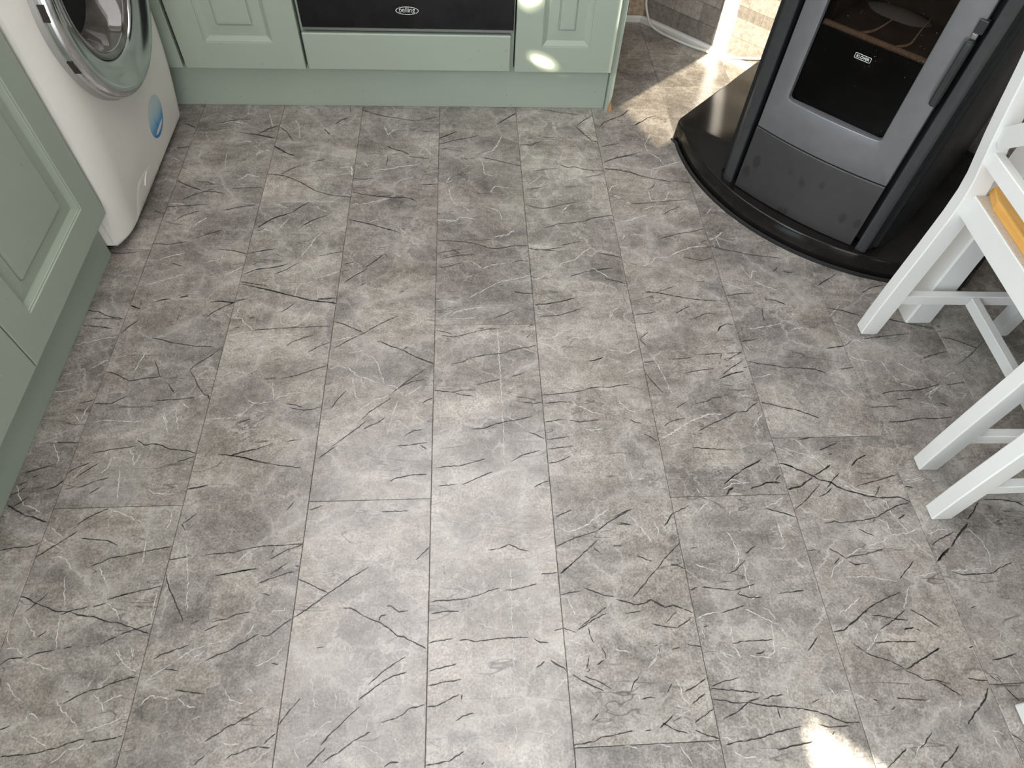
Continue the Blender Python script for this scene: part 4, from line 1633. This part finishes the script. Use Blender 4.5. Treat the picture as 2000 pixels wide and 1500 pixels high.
# service flap and the worn sticker follow the curved front
def on_front(poly, name, mat, lift, parent=wm):
    c = (sum(p[0] for p in poly) / len(poly), sum(p[1] for p in poly) / len(poly)); rings = []
    for s_ in (0.02, 0.35, 0.7, 0.93, 1.0):
        rings.append([(wx(c[0] + (p[0] - c[0]) * s_, c[1] + (p[1] - c[1]) * s_) + lift * (1 if s_ < 0.99 else 0.1), c[0] + (p[0] - c[0]) * s_, c[1] + (p[1] - c[1]) * s_) for p in poly])
    return MB().loft(rings, True, False).xf(iw).build(name, mat, parent, 30)
fp = smoothline([(1.372, 0.021, 0), (1.388, 0.045, 0), (1.424, 0.084, 0), (1.455, 0.094, 0), (1.535, 0.078, 0), (1.580, 0.050, 0), (1.600, 0.021, 0)], 5)
flp = on_front([(p.x, p.y) for p in fp] + [(1.55, 0.0205), (1.48, 0.0205), (1.42, 0.0205)], 'service_flap', M['enamel'], 0.0010)
grip = on_front([(1.490 + 0.022 * math.cos(t) * 0.8 - 0.005 * math.sin(t) * 0.5, 0.070 + 0.010 * math.cos(t) + 0.006 * math.sin(t)) for t in [k * math.pi / 8 for k in range(16)]], 'flap_grip', M['enamel'], 0.0028)
st = on_front([(1.661 + 0.056 * math.cos(t), 0.140 + 0.054 * math.sin(t)) for t in [k * math.pi / 20 for k in range(40)]], 'worn_sticker', M['sticker'], 0.0005)
st['label'] = 'round blue sticker, half scraped off'
on_front([(1.628, 0.1045), (1.6503, 0.1095), (1.6805, 0.1120), (1.6990, 0.1110), (1.6880, 0.1020), (1.6672, 0.0975), (1.6431, 0.0985)], 'scraped_patch', M['enamel'], 0.0008)

# ------------------------------------------------------------------ hearth plate, pellet stove, flex
he = empty('hearth_plate', (SX, SY, 0), -math.pi / 4, 'glossy black hearth plate with curved front edge under the stove', 'hearth')
def hearth_outline(gr):
    R = 0.600 + gr; cyc = 0.055 + gr - R                       # v of the arc centre
    pts = []
    for k in range(41):
        u = -0.428 + 0.856 * k / 40; uu = u * (1 + gr / 0.44); pts.append((uu, cyc + math.sqrt(R * R - uu * uu)))
    ue = 0.460 + gr
    right = [(0.447 + gr, -0.128), (0.455 + gr, -0.142), (ue, -0.160), (ue, -0.645)]
    left = [(-u, v) for u, v in right]
    return [(u, -v) for u, v in left[::-1] + pts + right]
def hring(gr, z): return [(u, v, z) for u, v in hearth_outline(gr)]
MB().loft([hring(-0.002, 0.006), hring(0.0, 0.008), hring(-0.0035, 0.0545), hring(-0.0041, 0.0572), hring(-0.0055, 0.0591), hring(-0.0085, 0.0600)], True, True).build('plate', M['hearth'], he, 60)
MB().loft([[(u * 1.0, y, z) for (u, y, _z), z in zip(hring(g_, 0)[3:-3], [z_] * 99)] for g_, z_ in ((0.001, 0.0), (0.0065, 0.0), (0.0065, 0.007), (0.001, 0.0085))], False, False, False).build('edge_seal', M['rubber'], he, 30)
MB().box(-0.40, 0.40, 0.16, 0.60, 0.0, 0.0062).build('underlay', M['rubber'], he)
stv = empty('pellet_stove', (SX, SY, 0.06), -math.pi / 4, 'grey and black pellet stove with glass door standing on the hearth plate', 'stove')
SZ = TL(0, 0, -0.06)
HT = 1.02; BU = 0.018; UC = 0.0; UH = 0.19
def bulge(u): return BU * (1 - (u / UH) ** 2)
def side(sgn):
    pts = [(0.180, 0.030), (0.180, 0.001), (0.182, -0.0015), (0.200, -0.001), (0.207, 0.003), (0.214, 0.013), (0.226, 0.040), (0.238, 0.072), (0.246, 0.105), (0.250, 0.14), (0.250, 0.61), (0.240, 0.635), (0.225, 0.645), (0.12, 0.645), (0.12, 0.630), (0.22, 0.62), (0.234, 0.60), (0.234, 0.15), (0.225, 0.09), (0.205, 0.030)]
    sh = 0.010 if sgn > 0 else 0.0
    return [((u + (sh if k < 5 else 0.0)) * sgn, y) for k, (u, y) in enumerate(pts)]
for sgn in (-1, 1):
    p = side(sgn)
    MB().loft([[(u, y, z) for u, y in p] for z in (0.0605, HT)]).xf(SZ).build('side_panel', M['stove_black'], stv, 35)
MB().box(-0.232, 0.232, 0.035, 0.06, 0.066, 0.335).box(-0.232, -0.118, 0.035, 0.06, 0.335, HT - 0.02).box(0.120, 0.232, 0.035, 0.06, 0.335, HT - 0.02).box(-0.118, 0.12, 0.035, 0.06, 0.86, HT - 0.02).box(-0.22, 0.22, 0.60, 0.64, 0.066, HT - 0.02).xf(SZ).build('inner_frame', M['void'], stv)
MB().loft([[(u, y, z) for u, y in [(-0.255, 0.645), (-0.255, 0.12), (-0.21, -0.004)] + [(-0.18 + 0.36 * k / 12, -bulge(-0.18 + 0.36 * k / 12)) for k in range(13)] + [(0.21, -0.004), (0.255, 0.12), (0.255, 0.645)]] for z in (HT, HT + 0.025)]).xf(SZ).build('top_plate', M['stove_black'], stv, 35)
# door: outer rectangle to a rounded window opening, the skin bulges along u
DU0, DU1, DZ0, DZ1 = -0.1665, 0.1775, 0.2475, 0.985
HU, HZ0, HZ1, HRD = 0.1175, 0.343, 0.86, 0.010
hole = []
for (cx_, cz_, a0) in ((HU - HRD, HZ1 - HRD, 0), (-HU + HRD, HZ1 - HRD, 90), (-HU + HRD, HZ0 + HRD, 180), (HU - HRD, HZ0 + HRD, 270)):
    a = arc(cx_, cz_, HRD, a0, a0 + 90, 5); hole += a
    nxt = {0: (-HU + HRD, HZ1), 90: (-HU, HZ0 + HRD), 180: (HU - HRD, HZ0), 270: (HU, HZ1 - HRD)}[a0]
    for k in range(1, 12): hole.append((a[-1][0] + (nxt[0] - a[-1][0]) * k / 12, a[-1][1] + (nxt[1] - a[-1][1]) * k / 12))
def to_outer(p):
    u, z = p
    fu = u / HU; fz = (z - HZ0) / (HZ1 - HZ0) * 2 - 1
    k = max(abs(fu), abs(fz)); fu /= k; fz /= k
    return ((DU0 + DU1) / 2 + fu * (DU1 - DU0) / 2, (DZ0 + DZ1) / 2 + fz * (DZ1 - DZ0) / 2)
outer = [to_outer(p) for p in hole]
def ins(p, i): return (min(max(p[0], DU0 + i), DU1 - i), min(max(p[1], DZ0 + i), DZ1 - i))
def ring(fn, dv): return [(fn(k)[0], -bulge(fn(k)[0]) + dv, fn(k)[1]) for k in range(len(hole))]
GY = 0.003
def lerp(k, t): return tuple(a + (b - a) * t for a, b in zip(ins(outer[k], 0.0025), hole[k]))
def grow(k, e):
    u, z = hole[k]; return (u + e * (1 if u > HU - HRD else -1 if u < -HU + HRD else 0), z + e * (1 if z > HZ1 - HRD else -1 if z < HZ0 + HRD else 0))
rings = [ring(lambda k: outer[k], 0.022), ring(lambda k: outer[k], 0.0025), ring(lambda k: ins(outer[k], 0.0008), 0.0007), ring(lambda k: ins(outer[k], 0.0025), 0.0),
         ring(lambda k: lerp(k, 0.5), 0.0), ring(lambda k: grow(k, 0.003), 0.0), ring(lambda k: grow(k, 0.001), 0.0010), ring(lambda k: hole[k], 0.0035),
         [(p[0], GY + 0.001, p[1]) for p in hole]]
door = MB().loft(rings, False, False).xf(SZ).build('door', M['stove_door'], stv, 32)
MB().box(-0.123, 0.123, GY, GY + 0.004, 0.338, 0.868).xf(SZ).build('glass', M['stove_glass'], door)
MB().box(-0.118, 0.118, GY + 0.006, GY + 0.010, 0.336, 0.512).xf(SZ).build('black_lower_screen', M['black_enamel'], door)
fb = MB()
fb.box(-0.116, 0.118, 0.26, 0.27, 0.33, 0.87).box(-0.130, -0.117, 0.062, 0.27, 0.33, 0.87).box(0.119, 0.132, 0.062, 0.27, 0.33, 0.87).box(-0.117, 0.119, 0.062, 0.27, 0.862, 0.87).box(-0.117, 0.119, 0.03, 0.27, 0.49, 0.498)
fb.xf(SZ).build('firebox', M['firebox'], stv)
MB().tube([(-0.117 + 0.234 * k / 10, 0.020, 0.5165) for k in range(11)], 0.0062, 10).xf(SZ).build('grate_bar', M['rust'], stv, 50)
for (ua, um, ub, zt) in ((-0.035, -0.012, 0.006, 0.565), (0.045, 0.066, 0.070, 0.580)):
    pts = smoothline([(ua, 0.028, 0.518), (um, 0.034, 0.530), (ub, 0.045, 0.552), (ub + 0.006, 0.055, zt)], 6)
    MB().tube(pts, [0.0035 - 0.0030 * k / (len(pts) - 1) for k in range(len(pts))], 8).xf(SZ).build('burner_prong', M['rust'], stv, 50)
ah = []
for z, s_ in ((0.4985, 1.0), (0.503, 0.86), (0.508, 0.62), (0.511, 0.34), (0.512, 0.1)):
    ah.append([(-0.020 + 0.075 * s_ * math.cos(t) * (1 + 0.12 * math.sin(3 * t)), 0.215 + 0.035 * s_ * math.sin(t) * (1 + 0.1 * math.cos(2 * t)), z) for t in [2 * math.pi * k / 20 for k in range(20)]])
MB().loft(ah).xf(SZ).build('ash_heap', M['grey_plastic'], stv, 60)
lp = MB(); us = [DU0 + (0.186 - 0.0085 - DU0) * k / 30 for k in range(31)]
lp.loft([[(u, -bulge(u) + dv, z) for u in us] for z, dv in ((0.0625, 0.012), (0.0625, 0.0015), (0.0640, 0.0), (0.2415, 0.0), (0.2432, 0.0006), (0.2445, 0.002), (0.2448, 0.014))], False, False, False)
lpo = lp.xf(SZ).build('lower_panel', M['stove_panel'], stv, 40)
# maker's mark on the glass
kb = MB(); KX, KZ, KY = -0.0025, 0.4850, GY - 0.0003
def rr(w, h, r): return [(KX + x, z + KZ) for cx_, cz_, a in ((w - r, h - r, 0), (-w + r, h - r, 90), (-w + r, -h + r, 180), (w - r, -h + r, 270)) for x, z in arc(cx_, cz_, r, a, a + 90, 4)]
o_, i_ = rr(0.0185, 0.0058, 0.0022), rr(0.0176, 0.0049, 0.0015); n_ = len(o_)
kb.v = [(x, KY, z) for x, z in o_ + i_]; kb.f = [(k, (k + 1) % n_, n_ + (k + 1) % n_, n_ + k) for k in range(n_)]
kbo = kb.xf(SZ).build('maker_mark', M['logo'], door)
tm = text_mesh('KLOVER', 'mark_lettering', 0.0082, M['logo'], bold=0.00012, width=0.0290, shear=0.1)
to = bpy.data.objects.new('mark_lettering', tm); COL.objects.link(to); to.parent = kbo
to.matrix_local = SZ @ TL(KX, KY - 0.0001, KZ) @ Matrix.Rotation(math.pi / 2, 4, 'X')
hd = MB()
hs = []
for z, s_ in ((0.459, 0.6), (0.462, 0.93), (0.466, 1.0), (0.588, 1.0), (0.592, 0.9), (0.594, 0.55)):
    c, ry = 0.1735, -0.0135
    hs.append([(c + s_ * 0.0085 * a, ry + s_ * 0.0085 * b, z) for a, b in ((-1, -0.6), (-0.6, -1), (0.6, -1), (1, -0.6), (1, 1), (-1, 1))])
hd.loft(hs).box(0.168, 0.179, -0.006, 0.02, 0.47, 0.482).box(0.168, 0.179, -0.006, 0.02, 0.572, 0.584)
hdl = hd.xf(SZ).build('door_handle', M['handle'], door, 30)
MB().box(0.1680, 0.1790, -0.010, 0.002, 0.596, 0.606, 0.001).xf(SZ).build('latch', M['steel'], hdl)
MB().box(0.1675, 0.1845, -0.011, 0.004, 0.607, 0.632, 0.001).xf(SZ).build('latch_plate', M['handle'], hdl)
cpts = [(-0.948, 0.640, 0.62), (-0.944, 0.641, 0.40), (-0.940, 0.641, 0.20), (-0.933, 0.641, 0.095), (-0.926, 0.641, 0.066), (-0.912, 0.640, 0.040), (-0.890, 0.638, 0.017), (-0.848, 0.638, 0.0065), (-0.778, 0.638, 0.0048), (-0.713, 0.640, 0.0060), (-0.640, 0.644, 0.012), (-0.585, 0.644, 0.020), (-0.540, 0.642, 0.032), (-0.497, 0.640, 0.048), (-0.464, 0.640, 0.060), (-0.440, 0.642, 0.0668), (-0.36, 0.650, 0.0668), (-0.29, 0.655, 0.0668)]
fx = MB().tube([SM @ Vector(p) for p in smoothline(cpts, 6)], 0.0042, 10).build('power_flex', M['cord'], None, 60)
tag(fx, 'white mains flex running along the skirting board to the stove', 'cable')

# ------------------------------------------------------------------ white chairs at the table
CX0, CY0 = 0.950, 0.8195
HW = 0.2015; TH = 0.031                                   # half width over the posts, post thickness
def post_profile():
    fr = [(0.0, 0.946), (0.08, 0.947), (0.18, 0.950), (0.28, 0.954), (0.36, 0.956), (0.415, 0.9545), (0.455, 0.949), (0.495, 0.9395), (0.54, 0.929), (0.59, 0.9185), (0.66, 0.905), (0.75, 0.886), (0.85, 0.864), (0.95, 0.841)]
    dp = [0.043, 0.044, 0.0445, 0.044, 0.043, 0.042, 0.041, 0.040, 0.039, 0.038, 0.036, 0.033, 0.030, 0.027]
    return [(z, x - CX0, d) for (z, x), d in zip(fr, dp)]
PP = post_profile()
def px_at(z):
    for (a, xa, da), (b, xb, db) in zip(PP, PP[1:]):
        if a <= z <= b: t = (z - a) / (b - a); return xa + (xb - xa) * t, da + (db - da) * t
def make_chair(label, group):
    t = empty('dining_chair', (CX0, CY0, 0), 0, label, 'chair', group)
    def boxp(name, x0, x1, y0, y1, z0, z1, b=0.0015, mat='white_paint', par=t):
        return MB().box(x0, x1, y0, y1, z0, z1, b).build(name, M[mat], par)
    for s in (1, -1):
        ya, yb = (HW - TH, HW) if s > 0 else (-HW, -HW + TH)
        rings = []; b = 0.0022
        for (z, x, d), last in zip(PP, [False] * (len(PP) - 1) + [True]):
            e = 0.003 if z == 0 else 0.0
            rings.append([(x + e, ya + b, z), (x + b, ya, z), (x + d - b, ya, z), (x + d - e, ya + b, z), (x + d - e, yb - b, z), (x + d - b, yb, z), (x + b, yb, z), (x + e, yb - b, z)])
            if z == 0:
                rings[-1] = [(p[0] + (0.004 if p[0] < x + 0.02 else -0.004), p[1] + (0.003 if p[1] < (ya + yb) / 2 else -0.003), 0.0) for p in rings[-1]]
                rings.append([(x + 0.0008, ya + b, 0.006), (x + b, ya, 0.006), (x + d - b, ya, 0.006), (x + d, ya + b, 0.006), (x + d, yb - b, 0.006), (x + d - b, yb, 0.006), (x + b, yb, 0.006), (x + 0.0008, yb - b, 0.006)])
        MB().loft(rings).build('leg', M['white_paint'], t, 28)
        MB().loft([[(0.352 + a, (ya + yb) / 2 + c, z) for a, c in ((-w, -w), (w, -w), (w, w), (-w, w))] for z, w in ((0, 0.014), (0.006, 0.016), (0.30, 0.018), (0.37, 0.019), (0.421, 0.019))]).build('leg', M['white_paint'], t, 28)
        yc = s * (HW - 0.0155)
        boxp('side_stretcher', 0.040, 0.338, yc - 0.0095, yc + 0.0095, 0.104, 0.132)
        boxp('side_rail', 0.048, 0.336, yc - 0.0095, yc + 0.0095, 0.370, 0.4215)
    boxp('cross_stretcher', 0.199, 0.219, -HW + 0.0255, HW - 0.0255, 0.105, 0.131)
    boxp('back_rail', 0.022, 0.042, -HW + TH - 0.001, HW - TH + 0.001, 0.371, 0.4215)
    boxp('front_rail', 0.342, 0.362, -HW + TH + 0.004, HW - TH - 0.004, 0.371, 0.4215)
    boxp('seat_board', 0.024, 0.366, -HW + TH + 0.001, HW - TH - 0.001, 0.4216, 0.4232, 0.0003, 'beige')
    # the loose looking pine seat: chamfered corners, softened top edge
    y1 = HW - 0.0265; X0, X1 = 0.037, 0.372
    def seat_ring(i, z):
        c = 0.045
        return [(X0 + i, -y1 + c, z), (X0 + 0.013 + i, -y1 + i, z), (X1 - 0.02, -y1 - 0.020 + i, z), (X1 - i, -y1, z), (X1 - i, y1, z), (X1 - 0.02, y1 + 0.020 - i, z), (X0 + 0.013 + i, y1 - i, z), (X0 + i, y1 - c, z)]
    MB().loft([seat_ring(0.001, 0.4233), seat_ring(0, 0.4245), seat_ring(0, 0.4385), seat_ring(0.0015, 0.4410), seat_ring(0.004, 0.4420)]).build('seat', M['seat_wood'], t)
    x, d = px_at(0.503)
    boxp('lower_back_rail', x + 0.010, x + 0.029, -HW + TH - 0.001, HW - TH + 0.001, 0.488, 0.518)
    x, d = px_at(0.90)
    mm = MB().box(-0.0095, 0.0095, -HW + TH - 0.001, HW - TH + 0.001, -0.035, 0.035, 0.003)
    mm.xf(TL(x + d / 2, 0, 0.90) @ Matrix.Rotation(-0.24, 4, 'Y')).build('top_back_rail', M['white_paint'], t)
    for s in (1, -1):                                      # two crossing slats
        za, zb = 0.545, 0.845; xa, da = px_at(za); xb, db = px_at(zb)
        A = Vector((xa + da / 2 - 0.004 * s, s * (HW - TH + 0.001), za)); B = Vector((xb + db / 2 - 0.004 * s, -s * (HW - TH + 0.001), zb))
        dirv = (B - A).normalized(); nx = Vector((1, 0, 0.24)).normalized(); sd = dirv.cross(nx).normalized(); nx = sd.cross(dirv)
        MB().loft([[p + nx * a * 0.007 + sd * c * 0.0185 for a, c in ((-1, -1), (1, -1), (1, 1), (-1, 1))] for p in (A, B)]).build('cross_slat', M['white_paint'], t)
    return t
def copy_tree(o, parent=None):
    c = o.copy(); COL.objects.link(c)
    if parent is not None: c.parent = parent
    for ch in list(o.children): copy_tree(ch, c)
    return c
G = 'white dining chairs tucked under the table'
ch1 = make_chair('white dining chair with honey pine seat standing beside the stove', G)
ch1.rotation_euler.z = math.radians(-1.4)
ch2 = copy_tree(ch1); ch2['label'] = 'white dining chair nearer the viewer, mostly outside the right edge'
ch2.location = (0.926, 0.336, 0); ch2.rotation_euler.z = math.radians(0.2)
tb = empty('dining_table', (1.45, 0.42, 0), 0, 'white dining table whose square leg stands behind the chair beside the stove', 'table')
for (tx, ty) in ((1.1125, 1.058), (1.1125, -0.42), (1.85, 1.058), (1.85, -0.42)):
    rings = []
    for z, w in ((0.0, 0.0315), (0.004, 0.0338), (0.12, 0.0325), (0.20, 0.0310), (0.62, 0.0310), (0.70, 0.0310)):
        b = 0.004
        rings.append([(tx - 1.45 + a, ty - 0.42 + c, z) for a, c in ((-w + b, -w), (w - b, -w), (w, -w + b), (w, w - b), (w - b, w), (-w + b, w), (-w, w - b), (-w, -w + b))])
    MB().loft(rings).build('leg', M['white_paint'], tb, 25)
MB().box(-0.33, 0.395, 0.605, 0.63, 0.615, 0.70).box(-0.33, 0.395, -0.835, -0.81, 0.615, 0.70).box(-0.335, -0.31, -0.80, 0.60, 0.615, 0.70).box(0.39, 0.415, -0.80, 0.60, 0.615, 0.70).build('apron', M['white_paint'], tb)
MB().box(-0.39, 0.46, -0.90, 0.69, 0.701, 0.735, 0.003).build('tabletop', M['white_paint'], tb)
